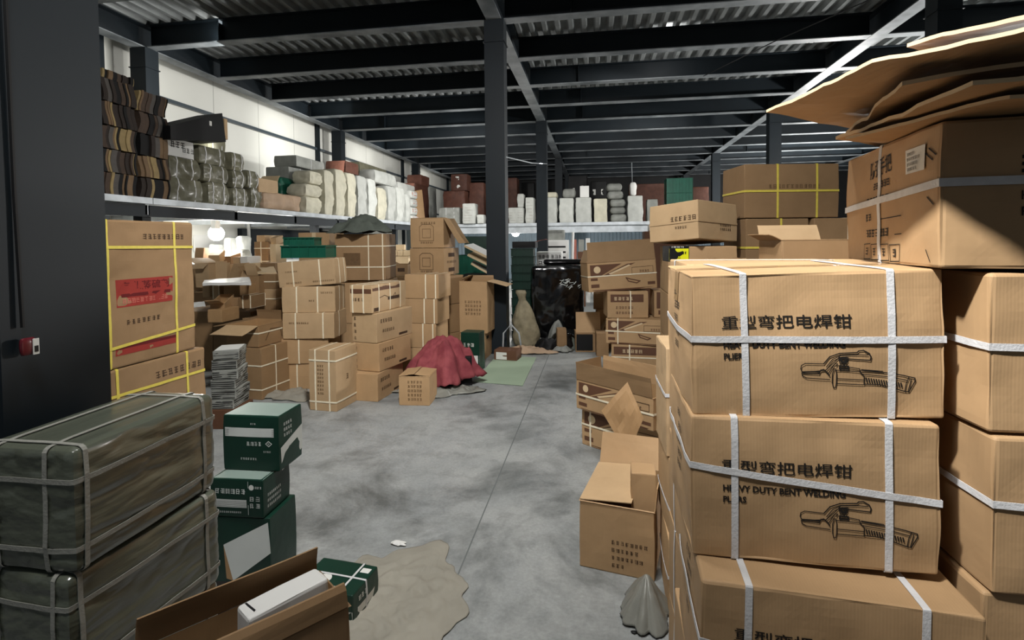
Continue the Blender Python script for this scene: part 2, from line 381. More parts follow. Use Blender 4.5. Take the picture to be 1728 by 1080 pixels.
def stroke(pts,w,closed=False):
    """flat polyline -> quads"""
    v=[];f=[]; n=len(pts)
    segs=[(pts[i],pts[(i+1)%n]) for i in range(n if closed else n-1)]
    for (x0,y0),(x1,y1) in segs:
        dx,dy=x1-x0,y1-y0; l=math.hypot(dx,dy) or 1e-6; ex,ey=dx/l*w*.4,dy/l*w*.4; nx,ny=-dy/l*w/2,dx/l*w/2
        k=len(v); v+=[(x0-ex+nx,y0-ey+ny),(x0-ex-nx,y0-ey-ny),(x1+ex-nx,y1+ey-ny),(x1+ex+nx,y1+ey+ny)]; f.append((k,k+1,k+2,k+3))
    return v,f
def prints(mb,s,items,rnd):
    """items: (face, kind, material slot, ...)"""
    for it in items:
        F,kind,m=it[:3]; a=it[3:]
        if kind=='text':       # x0,y0,height,string[,width,bold,slope]
            x0,y0,h,st=a[:4]; v,f,w=text_mesh(st,a[5] if len(a)>5 else 0)
            sx=(a[4]/w) if len(a)>4 and a[4] else h
            sl=a[6] if len(a)>6 else 0
            put(mb,s,F,[(x0+x*sx,y0+y*h+sl*x*sx) for x,y in v],f,m)
        elif kind=='rect':     # x0,y0,x1,y1[,off]
            x0,y0,x1,y1=a[:4]; off=a[4] if len(a)>4 else .0009
            nx=max(1,int(abs(x1-x0)/.05)); ny=max(1,int(abs(y1-y0)/.05))
            v=[(x0+(x1-x0)*i/nx,y0+(y1-y0)*j/ny) for j in range(ny+1) for i in range(nx+1)]
            f=[(j*(nx+1)+i,j*(nx+1)+i+1,(j+1)*(nx+1)+i+1,(j+1)*(nx+1)+i) for j in range(ny) for i in range(nx)]
            put(mb,s,F,v,f,m,off)
        elif kind=='poly':
            put(mb,s,F,a[0],[tuple(range(len(a[0])))],m,a[1] if len(a)>1 else .0009)
        elif kind=='line':     # pts,width[,closed]
            v,f=stroke(a[0],a[1],a[2] if len(a)>2 else False); put(mb,s,F,v,f,m,.0015)
        elif kind=='disc':     # cx,cy,r
            cx,cy,r=a[:3]; put(mb,s,F,[(cx+r*math.cos(t*PI/8),cy+r*math.sin(t*PI/8)) for t in range(16)],[tuple(range(16))],m,a[3] if len(a)>3 else .0012)
        elif kind=='glyphs':   # x0,y0,h,count[,gap,slope] smudged characters
            x0,y0,h,k=a[:4]; gap=a[4] if len(a)>4 else 1.15; sl=a[5] if len(a)>5 else 0
            v=[];f=[]
            for c in range(k):
                cx=x0+c*h*gap; cy=y0+sl*c*h*gap
                for b in range(3):
                    y=cy+h*(.1+.38*b)+rnd.uniform(-.04,.04)*h; q=len(v); x_=cx+rnd.uniform(0,.15)*h; xe=cx+h*rnd.uniform(.65,.9)
                    v+=[(x_,y),(xe,y),(xe,y+h*.13),(x_,y+h*.13)]; f.append((q,q+1,q+2,q+3))
                for b in range(2):
                    x_=cx+h*rnd.choice((.08,.25,.42,.6,.75)); q=len(v)
                    v+=[(x_,cy),(x_+h*.13,cy),(x_+h*.13,cy+h),(x_,cy+h)]; f.append((q,q+1,q+2,q+3))
            put(mb,s,F,v,f,m,.0014)
_seed=[0]
def carton(name,label,loc,size,rz=0,rx=0,ry=0,mat_='kraft',straps=(),pr=(),pmats=('ink',),n=6,amp=.002,bulge=.003,r=.006,
           flaps=(),is_open=False,tape=None,group=None,cat='carton',labels=(),inner='inner',t=.005,sw=.013,sm='wstrap',seed=None,tapemat='tape',part='carton_body'):
    """angles in degrees; loc = centre of the base"""
    _seed[0]+=1; sd=seed if seed is not None else _seed[0]; rnd=random.Random(sd)
    root=empty(name,loc,R(rz),R(rx),R(ry)); tag(root,label,cat,group)
    s=Surf(size,r,amp,bulge,sd)
    mb=MB()
    s.mesh(mb,n,0,'T' if is_open else '')
    prints(mb,s,pr,rnd)
    if is_open:
        x,y,z=size[0]/2,size[1]/2,size[2]; k=len(pmats)+1
        # inside faces and rim
        v=[Vector((sx*(x-t),sy*(y-t),zz)) for zz in (t,z) for sy in (-1,1) for sx in (-1,1)]
        mb.add(v,[(0,1,3,2),(0,4,5,1),(2,3,7,6),(0,2,6,4),(1,5,7,3)],k)
        o_=[Vector((sx*(x-t*.02),sy*(y-t*.02),z-.003)) for sy in (-1,1) for sx in (-1,1)]
        i_=[Vector((sx*(x-t),sy*(y-t),z)) for sy in (-1,1) for sx in (-1,1)]
        mb.add(o_+i_,[(0,1,5,4),(1,3,7,5),(3,2,6,7),(2,0,4,6)],0)
    mb.build(part,[M[mat_]]+[M[p] for p in pmats]+[M[inner]],root,smooth=False)
    for st in straps:      # (axis,pos[,slope[,material[,width]]])
        b=MB(); ax={'x':0,'y':1,'z':2}[st[0]]; sl=st[2] if len(st)>2 else 0
        s.strap(b,ax,st[1],st[4] if len(st)>4 else sw,sl,off=.0018 if ax!=2 else .0030)
        b.build('strap',M[st[3] if len(st)>3 and st[3] else sm],root)
    if tape:
        b=MB(); x,y,z=size[0]/2,size[1]/2,size[2]; P=[];N=[]
        if tape in('x','xs'):
            pts=[('R',0,z/2-.06),('R',0,z/2-.001)]; 
            seq=[('L',0,z/2-.07),('L',0,z/2-.004)]+[('T',-x+.008+(2*x-.016)*q/8,0) for q in range(9)]+[('R',0,z/2-.004),('R',0,z/2-.07)]
        else:
            seq=[('F',0,z/2-.07),('F',0,z/2-.004)]+[('T',0,-y+.008+(2*y-.016)*q/8) for q in range(9)]+[('B',0,z/2-.004),('B',0,z/2-.07)]
        for q in seq:
            p,nn=s.face(*q,.0005); P.append(p);N.append(nn)
        b.ribbon(P,N,.05,.0004); b.build('tape',M[tapemat],root)
    for F,x0,y0,x1,y1,mt in labels:
        b=MB(); rr=random.Random(sd+5)
        prints(b,s,[(F,'rect',0,x0,y0,x1,y1,.0030)],rr)
        w,h=x1-x0,y1-y0; g=h*.13; it=[]
        for rw in range(4): it.append((F,'glyphs',1,x0+w*.1,y0+h*(.1+.21*rw),g,int(w*.75/g/1.1*rr.uniform(.5,1)),1.1))
        for q in it:
            bb=MB(); prints(bb,s,[q],rr)
            b.add([p+FACES[F][0]*.0024 for p in bb.v],bb.f,1)
        b.build('label_sheet',[M[mt],M['ink']],root)
    for fl in flaps:       # (side, angle, length[, mat, skew]) ; angle 0 = straight up, 90 = flat outwards, 180 = hanging
        side,ang,ln=fl[:3]; fm=fl[3] if len(fl)>3 and fl[3] else mat_
        N,U,V=FACES[side]; a,_=s.dims(side)
        hh=Vector([N[i]*s.h[i] for i in range(3)])+Vector((0,0,size[2]))
        A=R(ang); d=Vector((0,0,1))*math.cos(A)+N*math.sin(A); nn=U.cross(d)
        b=MB(); ku,kv=6,4; ins=fl[4] if len(fl)>4 else .004; pts=[]
        for side2 in (0,1):
            for j in range(kv+1):
                for i in range(ku+1):
                    uu=(-a+ins)+(2*a-2*ins)*i/ku; q=j/kv
                    uu*=(1-.02*q)
                    w=.006*noise.noise(Vector((uu*5,q*2,sd*1.7)))*q+ (.012*q*q)*math.sin(sd)
                    pts.append(hh+U*uu+d*(ln*q)+nn*(w+(t*.8 if side2 else 0)))
        W_=ku+1; K=W_*(kv+1); f=[]
        for j in range(kv):
            for i in range(ku):
                q=j*W_+i; f+=[(q,q+W_,q+W_+1,q+1),(K+q,K+q+1,K+q+W_+1,K+q+W_)]
        for i in range(ku):
            f+=[(i,i+1,K+i+1,K+i)]; q=kv*W_+i; f+=[(q,K+q,K+q+1,q+1)]
        for j in range(kv):
            q=j*W_; f+=[(q,K+q,K+q+W_,q+W_)]; q=j*W_+ku; f+=[(q,q+W_,K+q+W_,K+q)]
        b.add(pts,f,0); b.build('flap',M[fm],root)
    return root
def bale(name,label,loc,size,rz=0,rx=0,ry=0,mat_='olive',straps=(),sm='wstrap',sw=.014,n=18,amp=.012,bulge=.015,r=.04,fold=.012,ff=4,fdir=(1,1,1),
         group=None,cat='bale',seed=None,labels=(),part='wrapped_body',pr=(),pmats=(),taper=0):
    _seed[0]+=1; sd=seed if seed is not None else _seed[0]; rnd=random.Random(sd)
    root=empty(name,loc,R(rz),R(rx),R(ry)); tag(root,label,cat,group)
    s=Surf(size,r,amp,bulge,sd,fold=fold,ffreq=ff,fdir=fdir,taper=taper)
    mb=MB(); s.mesh(mb,n,0); prints(mb,s,pr,rnd); mb.build(part,[M[mat_]]+[M[p] for p in pmats],root,smooth=True)
    for st in straps:
        b=MB(); ax={'x':0,'y':1,'z':2}[st[0]]
        s.strap(b,ax,st[1],st[4] if len(st)>4 else sw,st[2] if len(st)>2 else 0,off=.002); b.build('strap',M[st[3] if len(st)>3 and st[3] else sm],root)
    for F,x0,y0,x1,y1,mt in labels:
        b=MB(); prints(b,s,[(F,'rect',0,x0,y0,x1,y1,.003)],rnd); w,h=x1-x0,y1-y0; g=h*.13
        bb=MB(); prints(bb,s,[(F,'glyphs',1,x0+w*.12,y0+h*(.15+.2*rw),g,3+rw%2*2,1.1) for rw in range(4)],rnd)
        b.add([p+FACES[F][0]*.003 for p in bb.v],bb.f,1)
        b.build('label_sheet',[M[mt],M['ink']],root)
    return root
# ---------------------------------------------------------------- right foreground stack
CLAMP=[([(0,.52),(.02,.44),(.1,.41),(.36,.42),(.42,.36),(.5,.27),(.58,.22),(.74,.2)],0)]
def px(l,sx,sy,ox,oy): return [(ox+x*sx,oy-y*sy) for x,y in l]
def plier(ox,oy,w,m=1,F='F'):
    """line drawing of the welding pliers, traced as strokes; w = its width"""
    k=w/830.; lw=7*k; it=[]
    def L(pts,cl=False,ww=lw): it.append((F,'line',m,[(ox+(x-655)*k,oy-(y-500)*k) for x,y in pts],ww,cl))
    L([(825,440),(690,436),(662,452),(657,480),(668,502),(760,500),(840,490),(868,462),(930,398),(940,385)])
    L([(825,440),(870,385),(940,358),(1065,350),(1075,338),(1110,334),(1150,358),(1163,385),(1158,412),(1060,405),(1000,400)],ww=lw*1.3)
    L([(845,465),(890,405),(950,375),(1080,368),(1140,370)])
    L([(665,512),(670,535),(700,553),(870,566)]); L([(665,512),(790,520)]); L([(672,504),(792,504)],ww=lw*1.6)
    L([(790,520),(805,490),(825,485),(850,508),(868,535)],ww=lw*1.3); L([(860,515),(905,440),(925,440),(915,460)])
    L([(935,390),(1000,385),(995,425),(975,448),(945,440),(935,410)],True); L([(945,395),(985,395),(980,425),(955,425)],True,lw*2.5)
    L([(940,455),(1000,458),(1000,480),(940,478)],True,lw*1.8)
    L([(900,478),(888,520),(888,590),(897,630),(912,630),(918,590),(918,520),(912,480)],True)
    L([(920,490),(1080,500),(1115,535),(1115,605),(920,598)]); L([(920,558),(1112,568)]); L([(1005,465),(1080,478),(1095,510)]); L([(1095,485),(1250,500)])
    L([(1095,490),(1300,515),(1400,535),(1480,556),(1482,580),(1440,665),(1415,662)],ww=lw*1.2); L([(1115,600),(1230,605),(1330,635),(1415,662)],ww=lw*1.2)
    L([(1440,548),(1420,600),(1412,660)]); L([(1455,565),(1435,660)]); L([(1100,520),(1300,545),(1430,575)])
    for j in range(15): L([(1130+j*18,552+j*3),(1136+j*18,582+j*3)],ww=lw*1.5)
    return it
def weldprint(w,h):
    x0=-w/2+.062
    return [('F','text',1,x0,.033-.0,.027,'重型弯把电焊钳',.236,.010,0.005),
            ('F','text',1,x0+.002,-.005,.0135,'HEAVY DUTY BENT WELDING',.222,.035,.004),('F','text',1,x0+.002,-.027,.013,'PLIERS',.044,.035,.004)]+plier(-w/2+.205,-.05,.205)
def sideprint():
    it=[]
    for k in range(5): it.append(('L','glyphs',1,-.02+.012*(k%2),.085-.03*k,.016,3,1.1,-.0))
    return it
W0='stack of cartons in the right foreground'
common=dict(pmats=('ink','inkfade'),n=30,r=.006)
def wstraps(a,b,z,sl=0): return [('x',a),('x',b),('z',z,sl)]
carton('welding_tool_carton','brown carton printed with welding pliers and white straps, topmost of the near right stack',(.420,1.275,1.150),(.465,.36,.285),.2,.5,-1.6,straps=wstraps(-.128,.135,.012,-.01),pr=weldprint(.465,.285)+sideprint(),amp=.006,bulge=.003,tape='x',**common)
carton('welding_tool_carton','brown carton printed with welding pliers, second from the top of the near right stack',(.413,1.26,.862),(.452,.36,.285),-1.3,-.2,-.5,straps=wstraps(-.14,.135,.02,-.11),pr=weldprint(.452,.285)+sideprint(),amp=.006,bulge=.003,seed=77,**common)
carton('welding_tool_carton','brown carton jutting out below the two printed cartons of the near right stack',(.425,1.18,.576),(.47,.36,.278),-2.5,0,1.5,straps=[('x',-.15),('x',.14),('z',0,-.1)],pr=weldprint(.47,.285)+sideprint(),amp=.006,seed=31,**common)
carton('welding_tool_carton','brown carton at the lower right edge of the photo, under the jutting carton',(.43,1.25,.288),(.47,.36,.283),-1,straps=[('x',-.15),('x',.14)],pr=weldprint(.47,.285)+sideprint(),**common)
carton('welding_tool_carton','brown carton standing on the floor at the bottom of the near right stack',(.43,1.25,0),(.47,.36,.283),1,straps=[('x',-.15),('x',.14)],**common)
carton('plain_carton','plain brown carton top edge at the bottom of the photo, before the near right stack',(.52,.86,.39),(.40,.2,.22),-1,n=10,amp=.003)
carton('plain_carton','plain brown carton under the carton top edge before the near right stack',(.52,.86,0),(.42,.22,.385),1,n=8)
# second column, cut off by the right edge of the photo
for k,(z,lb,yy,sd) in enumerate(((1.150,'topmost brown carton of the column cut off by the right edge of the photo',1.215,5),(.862,'second brown carton down in the column cut off by the right edge of the photo',1.21,6),(.574,'third brown carton down in the dark column at the right edge of the photo',1.22,7),(.286,'fourth carton down in the dark column at the right edge of the photo',1.2,8),(0,'carton on the floor below the dark column at the right edge of the photo',1.2,9))):
    carton('welding_tool_carton',lb,(.918+.006*(k%2),yy,z),(.47,.34,.284),0,.4*(k%2),0,straps=[('x',.12),('z',.012+.01*k,0)],pr=[('F','rect',1,-.155,.045,-.11,.065)]+[('F','rect',2,-.155,.045+.006*q,-.11,.047+.006*q) for q in range(3)]+[('F','text',1,-.158,.005,.014,'HEAVY DUTY',.1,.01),('F','text',1,-.158,-.018,.014,'PLIERS',.05,.01)],amp=.005,seed=sd,**common)
# row behind carrying the tall arrangement
for k in range(5):
    carton('brown_carton',['brown carton behind the near right stack, %s'%q for q in ('on the floor','second from the floor','third from the floor','fourth from the floor','topmost')][k],(.47,1.66,.287*k),(.46,.38,.284),1-k*.5,n=6,mat_='kraft',straps=[('y',.05)] )
    carton('brown_carton',['brown carton hidden behind the right edge column, %s'%q for q in ('on the floor','second from the floor','third from the floor','fourth from the floor','topmost')][k],(.95,1.62,.287*k),(.46,.38,.284),-1+k*.5,n=4)
# big carton turned sideways on top, carrying the flattened sheets
c1pr=[('F','text',1,-.085,.062,.04,'防弧手把',.13,.01,.05),('F','glyphs',1,-.065,.035,.016,6,1.02,.05)]
c1pr+=[('F','glyphs',1,-.10,.0+-.038*k,.018,[7,2,7][k],1.05,.03) for k in range(3)]+[('F','line',1,[(-.02,.004-.038*k),(.09,.008-.038*k)],.002) for k in range(3)]
c1pr+=[('F','line',1,[(-.12+.052*k,-.128),(-.075+.052*k,-.126),(-.075+.052*k,-.09),(-.12+.052*k,-.092)],.0018,True) for k in range(4)]+[('F','glyphs',1,-.108+.052*k,-.118,.018,1) for k in range(4)]
c1pr+=[('F','line',1,[(.21,.09),(.235,.075)],.003),('F','line',1,[(.2,.082),(.225,.067)],.003),('F','line',1,[(.2,.0),(.225,-.015)],.003),('F','line',1,[(.195,-.1),(.21,-.12)],.003)]
c1pr+=[('R','rect',1,-.06,.035+.012*k,.1,.041+.012*k) for k in range(3)]+[('R','text',1,-.06,-.012,.016,'HEAVY DUTY',.12,.01),('R','text',1,-.06,-.04,.016,'PLIERS',.06,.01)]
carton('large_carton','large brown carton with a white barcode label, sideways under the flattened sheets',(.815,1.285,1.442),(.5,.36,.265),-96.5,0,0,straps=[('x',-.02),('z',.01,.05),('y',.03)],pr=c1pr,labels=[('F',.115,.052,.200,.1,'label')],amp=.006,bulge=.004,sw=.015,seed=12,**common)
# flattened carton sheets drooping over the top
def sheet(name,label,corners,t=.006,mat_='kraft3',nu=16,nv=12,sag=.02,wav=.012,seed=1,crease=(),cat='cardboard sheet',group=None,edge='cream'):
    """corners: 4 points a-b-c-d going round; a thin board with ripples"""
    a,b,c,d=[Vector(p) for p in corners]; up=(b-a).cross(d-a).normalized()
    if up.z<0: up=-up
    mb=MB(); P=[]
    for j in range(nv+1):
        for i in range(nu+1):
            u,v=i/nu,j/nv
            p=(a*(1-u)+b*u)*(1-v)+(d*(1-u)+c*u)*v
            w=wav*noise.noise(Vector((u*3,v*3,seed*3.3)))+wav*.4*noise.noise(Vector((u*9,v*8,seed)))-sag*4*u*(1-u)*.5
            for cu,dp in crease: w-=dp*max(0,1-abs(u-cu)*9)
            P.append(p+up*w)
    W_=nu+1;K=W_*(nv+1); top=[p+up*t for p in P]; f=[];mi=[]
    for j in range(nv):
        for i in range(nu):
            q=j*W_+i; f+=[(q,q+W_,q+W_+1,q+1),(K+q,K+q+1,K+q+W_+1,K+q+W_)]; mi+=[0,0]
    for i in range(nu):
        f+=[(i,i+1,K+i+1,K+i)]; q=nv*W_+i; f+=[(q,K+q,K+q+1,q+1)]; mi+=[1,1]
    for j in range(nv):
        q=j*W_; f+=[(q,K+q,K+q+W_,q+W_)]; q=j*W_+nu; f+=[(q,q+W_,K+q+W_,K+q)]; mi+=[1,1]
    o=mesh_obj(name,P+top,f,[M[mat_],M[edge]],None,mi); tag(o,label,cat,group); return o
# ---------------------------------------------------------------- flattened sheets over the big carton
GS='flattened cartons on the turned carton'
sheet('flattened_carton','small dark flattened carton wedged directly on the large barcode carton',[(.53,1.24,1.7115),(.63,.93,1.7115),(1.2,.88,1.7115),(1.1,1.62,1.7115)],.006,'kraft3',sag=.0,wav=.004,seed=2,nu=20)
sheet('flattened_carton','dark flattened carton second from the bottom of the drooping pile',[(.56,1.36,1.730),(.56,.90,1.728),(1.2,.80,1.728),(1.05,1.75,1.730)],.007,'kraft3',sag=.0,wav=.01,seed=5,nu=20)
sheet('flattened_carton','creased flattened carton sagging in the middle of the drooping pile',[(.62,1.45,1.757),(.50,.97,1.752),(1.15,.70,1.752),(1.15,1.70,1.757)],.007,'kraft3',sag=.0,wav=.016,seed=3,nu=24)
sheet('flattened_carton','widest flattened carton jutting over the aisle from the drooping pile',[(0.390,1.308,1.791),(0.446,0.952,1.788),(0.651,0.741,1.770),(0.817,1.711,1.804)],.006,'kraft3',sag=.006,wav=.008,seed=1)
sheet('flattened_carton','topmost flattened carton with a pale lit edge at the upper right corner',[(0.508,0.973,1.813),(0.641,0.730,1.780),(0.796,0.948,1.816),(0.774,1.229,1.841)],.006,'kraft3',sag=-.01,wav=.004,seed=4)
# ---------------------------------------------------------------- left foreground: wrapped bales
for k in range(5):
    bale('wrapped_bale',['olive plastic wrapped bale on the floor at the foot of the left bale stack','second olive wrapped bale up from the floor in the left stack','third olive wrapped bale up from the floor in the left stack','second olive wrapped bale from the top, white straps, beside the open brown carton','topmost olive plastic wrapped bale with a white label and crossed white straps'][k],
     ((-1.015,.955,.2285*k)),(.212,.36,.226),[2,-3,1,-3.5,.5][k],straps=[('x',-.06,0,'gstrap',.009),('x',.045 if k==4 else .07,0,'gstrap',.009),('y',-.155,0,'gstrap',.009),('y',.135,0,'gstrap',.009)]+([('z',.055,0,'gstrap',.009),('z',-.07,0,'gstrap',.009)] if k>2 else []),
     n=80 if k>2 else 12,amp=.004,bulge=.002,r=.016,fold=.0035,ff=9,fdir=(1,.5,2.2),labels=[('F',-.085,-.045,-.055,.012,'label')] if k==4 else (),seed=40+k)
# green and white printed boxes behind the bales
def greenpr(v):
    it=[('F','rect',2,-.125,.03,.11,.07)]+[('F','line',3,[(-.125,.037+.008*q),(.11,.037+.008*q)],.0015) for q in range(4)]
    it+=[('F','glyphs',2,-.02,-.01,.018,4,1.05),('F','glyphs',2,.0,.085,.008,3),('F','glyphs',2,-.05,-.075,.01,7)]
    it+=[('F','line',2,[(.072,0),(.085,.012),(.1,.0),(.086,-.012)],.003,True),('F','glyphs',2,.08,-.005,.01,1),('F','glyphs',2,.06,-.04,.008,4)]
    it+=[('R','glyphs',2,-.06,.02+.025*q,.014,4,1.2) for q in range(3)]
    return it
carton('printed_green_box','dark green printed box with a white hanging flap, topmost of three green boxes',(-1.545,2.225,.475),(.275,.20,.25),2,mat_='green',pr=greenpr(0)+[('R','poly',2,[(-.09,-.02),(.095,.03),(.098,-.09),(-.075,-.13)],.004),('T','rect',4,-.13,-.09,.13,.09)],pmats=('label','whitem','ink','palegreen'),n=8,amp=.002)
it2=[('F','rect',2,-.10,-.04,.045,-.005)]+[('F','line',3,[(-.10,-.035+.007*q),(.045,-.035+.007*q)],.0012) for q in range(4)]+[('F','glyphs',2,-.10,.02,.022,6,1.1),('F','glyphs',2,-.09,-.065,.008,12)]
it2+=[('F','line',2,[(.052,.075),(.052,-.07)],.002),('F','disc',2,.068,.05,.012),('F','disc',1,.068,.05,.008,.0014)]+[('F','glyphs',2,.06+.028*q,-.01-.03*p_,.02,1) for q in range(2) for p_ in range(2)]+[('F','glyphs',2,.084,.045,.01,3)]+[('R','glyphs',2,-.08,.0-.025*q,.012,8,1.1) for q in range(3)]
carton('printed_green_box','dark green printed box with white characters and stripes, in the middle of three green boxes',(-1.56,2.15,.305),(.25,.22,.168),3,mat_='green',pr=it2+[('T','rect',4,-.12,-.1,.12,.1)],pmats=('label','whitem','ink','palegreen'),n=8,amp=.002)
carton('printed_green_box','dark green box with a bare beige flap on its front, lowest of three green boxes',(-1.55,2.16,0),(.27,.23,.302),4,mat_='green',pr=[('F','poly',2,[(-.08,.03),(.125,.135),(.132,-.0),(-.04,-.13)],.004),('F','poly',4,[(-.08,.03),(-.04,-.13),(-.07,-.12)],.004)],pmats=('inner','whitem','label'),n=8)
carton('printed_green_box','strapped green box with a white lower half lying on the floor before the crumpled paper',(-1.07,2.00,.004),(.27,.20,.115),-6,mat_='green',straps=[('x',.07),('y',.0)],pr=[('T','disc',1,-.04,-.03,.03),('T','glyphs',1,.02,-.08,.016,3),('T','rect',1,.08,.04,.12,.07),('R','rect',1,-.1,-.055,.1,-.01),('F','rect',1,-.13,-.055,.13,-.01),('F','glyphs',1,-.1,.01,.02,3),('R','glyphs',1,-.06,.01,.02,3)],pmats=('label','whitem'),n=6,sw=.009,amp=.001)
carton('black_box','low black box behind the open brown carton at the bottom left',(-1.36,1.72,0),(.22,.16,.2),8,mat_='black',n=4)
# open carton with the white box
carton('open_carton','open brown carton with upright flaps holding a long white box',(-.594,.797,.60),(.312,.142,.245),51.5,is_open=True,mat_='kraft3',flaps=(('B',-2,.055),('F',4,.04)),n=10,seed=61)
carton('carton_below','brown carton below the open carton at the bottom left',(-.594,.797,0),(.31,.14,.596),51.5,mat_='kraft3',n=4)
carton('white_box','long white box with a black open end standing in the open brown carton',(-.562,.857,.607),(.15,.056,.262),57,mat_='white',pr=[('L','rect',1,-.028,.05,.028,.125),('T','poly',1,[(-.08,-.03),(-.055,-.012),(-.058,.02),(-.08,.03)])],pmats=('black',),n=4,amp=.0008,cat='box')
# hanging tag and cable on the near column
m=MB(); m.tube([(-1.184,.895,4.2),(-1.184,.898,3.3),(-1.182,.905,2.4),(-1.184,.912,1.6),(-1.18,.915,1.33)],.004,6); o=m.build('electric_cable',[M['black']]); tag(o,'thin dark cable running down the near left column','cable')
m=MB(); s_=Surf((.012,.030,.036),.005,.001,.002,3); s_.mesh(m,4); m.v=[p+Vector((-1.172,.917,1.272)) for p in m.v]; o=m.build('hanging_tag',[M['redtag']],smooth=True); tag(o,'small maroon and white plug hanging on the near left column','plug')
m=MB(); m.box(-1.166,-1.164,.922,.934,1.272,1.305); m.box(-1.164,-1.1635,.924,.932,1.277,1.290,1); m.build('label_sheet',[M['label'],M['ink']],o)
# ---------------------------------------------------------------- big yellow-strapped cartons on the left
l1=[('F','rect',1,-.175,-.075,.193,.075)]+[('F','text',3,-.145,.012,.05,'专业蒸硫剂',.31,.015)]+[('F','rect',3,-.145,-.022,.175,-.004,.0012),('F','glyphs',2,-.14,-.058,.026,11,1.05)]
l1+=[('F','glyphs',4,-.12,-.175,.026,7,1.3),('F','glyphs',4,.0,.295,.03,9,1.1),('F','rect',1,-.19,-.335,.21,-.30),('F','rect',3,-.19,-.302,.21,-.285,.0012)]
carton('yellow_strapped_carton','tall brown carton with a red printed panel and yellow straps beside the left column',(-2.715,2.625,.835),(.735,.35,.80),88.5,straps=[('x',-.219,0,None,.016),('x',.219,0,None,.016),('z',.25,-.01,None,.016),('z',-.275,.07,None,.016)],sm='ystrap',pr=l1,pmats=('red','redlight','reddark','inkb'),n=44,amp=.006,bulge=.004,r=.012,mat_='kraft3')
carton('yellow_strapped_carton','lower brown carton with yellow straps under the red-panelled carton',(-2.72,2.66,0),(.80,.37,.83),88,straps=[('x',-.22,0,None,.016),('x',.25,0,None,.016),('z',.27,-.01,None,.016),('z',-.1,0,None,.016)],sm='ystrap',pr=[('F','glyphs',1,.02,.30,.04,9,1.1)],pmats=('inkb',),n=14,amp=.006,r=.012,mat_='kraft3')
for k in range(6):
    o=bale('magazine_bundle',['bundle of printed sheets right of the yellow-strapped cartons, %s'%q for q in ('lowest','second from the bottom','third from the bottom','fourth from the bottom','fifth from the bottom','topmost under a white sheet')][k],(-3.03+.012*(k%2),3.93,.16+.08*k),(.2,.28,.078),10+3*k,mat_='baleg',n=8,amp=.006,bulge=.0,r=.008,fold=.006,ff=16,fdir=(.3,.3,4),
      pr=[('F','rect',1,-.09,-.032+.016*q,.09,-.025+.016*q) for q in range(4)]+[('R','rect',1,-.12,-.032+.016*q,.12,-.025+.016*q) for q in range(4)]+([('T','rect',2,-.09,-.12,.09,.12)] if k==5 else []),pmats=('black','label'),cat='bundle',group='bundles of printed sheets',part='sheet_stack')
carton('brown_carton','small brown carton on the floor under the bundles of printed sheets',(-3.02,3.93,0),(.22,.3,.158),8,mat_='dark',n=3)
# ---------------------------------------------------------------- middle left stacks
cs=dict(sm='cstrap',sw=.014,n=6)
def sidep(w,h,k=3): return [('F','glyphs',1,-w*.42,h*(.25-.22*q),h*.11,int(w*6),1.15) for q in range(k)]
carton('strapped_carton','tall brown carton standing on end with cream straps, nearest the aisle on the left',(-2.40,4.50,0),(.275,.36,.545),-5,straps=[('x',-.07),('x',.07),('z',.18,-.0),('z',-.19,0)],pr=[('F','glyphs',1,-.05,.12-.035*q,.02,3) for q in range(8)]+[('R','glyphs',1,-.02,-.02,.05,1)],pmats=('inkfade',),mat_='kraft2',**cs)
carton('small_carton','small brown carton with loose top flaps on the floor before the red cloth',(-1.665,4.72,0),(.29,.30,.27),4,flaps=(('L',-84,.14,'kraft'),('R',-86,.14,'kraft')),is_open=True,pr=[('F','glyphs',1,-.06,.07-.04*q,.024,5) for q in range(5)],pmats=('inkfade',),n=6)
# four printed cartons
zz=0
for k,(x,y,rz,w,d,h,lb) in enumerate(((-2.16,4.92,-4,.30,.56,.268,'lowest brown carton with printed ends in the stack behind the tall strapped carton'),(-2.13,5.00,-11,.30,.575,.272,'second carton from the floor with printed ends in the stack behind the tall strapped carton'),(-2.13,5.02,-13,.29,.61,.285,'third carton from the floor with dark print in the stack behind the tall strapped carton'),(-2.17,5.02,-9,.25,.64,.27,'topmost printed carton with four cream straps in the stack behind the tall strapped carton'))):
    pr=sidep(w,h,4)+[('R','glyphs',1,-d*.4,h*.15,.035,5,1.1),('R','glyphs',1,-d*.35,-h*.18,.03,6,1.1),('R','rect',1,d*.1,-h*.42,d*.35,-h*.34)]
    if k==3: pr=[('R','rect',2,-d*.48,h*.28,d*.3,h*.49),('F','rect',2,-w*.46,h*.2,w*.46,h*.36),('R','line',1,[(-.2,.0),(-.1,.02),(-.04,.0)],.006),('R','line',1,[(.02,-.03),(.1,.03),(.12,-.03)],.006),('R','rect',1,-d*.45,-h*.45,-d*.3,-h*.32),('R','rect',1,-.04,-h*.12,.18,h*.0),('F','glyphs',1,-.1,-.02,.03,4)]
    carton('printed_carton',lb,(x,y,zz),(w,d,h-.004),rz,straps=[('y',-.2),('y',.0),('y',.2),('x',-.09),('x',.03)] if k==3 else [],pr=pr,pmats=('inkb','dark'),mat_='kraft2' if k>1 else 'kraft',seed=70+k,**cs); zz+=h
zz=0
for k,h in enumerate((.285,.28,.285,.28)):
    carton('strapped_carton','cream-strapped brown carton behind the printed stack, '+('lowest','second from the floor','third from the floor','topmost, beside the four-box tower')[k],(-2.02+.02*k,5.95,zz),(.42,.4,h-.004),-4,straps=[('x',.05),('x',.17)],**cs); zz+=h
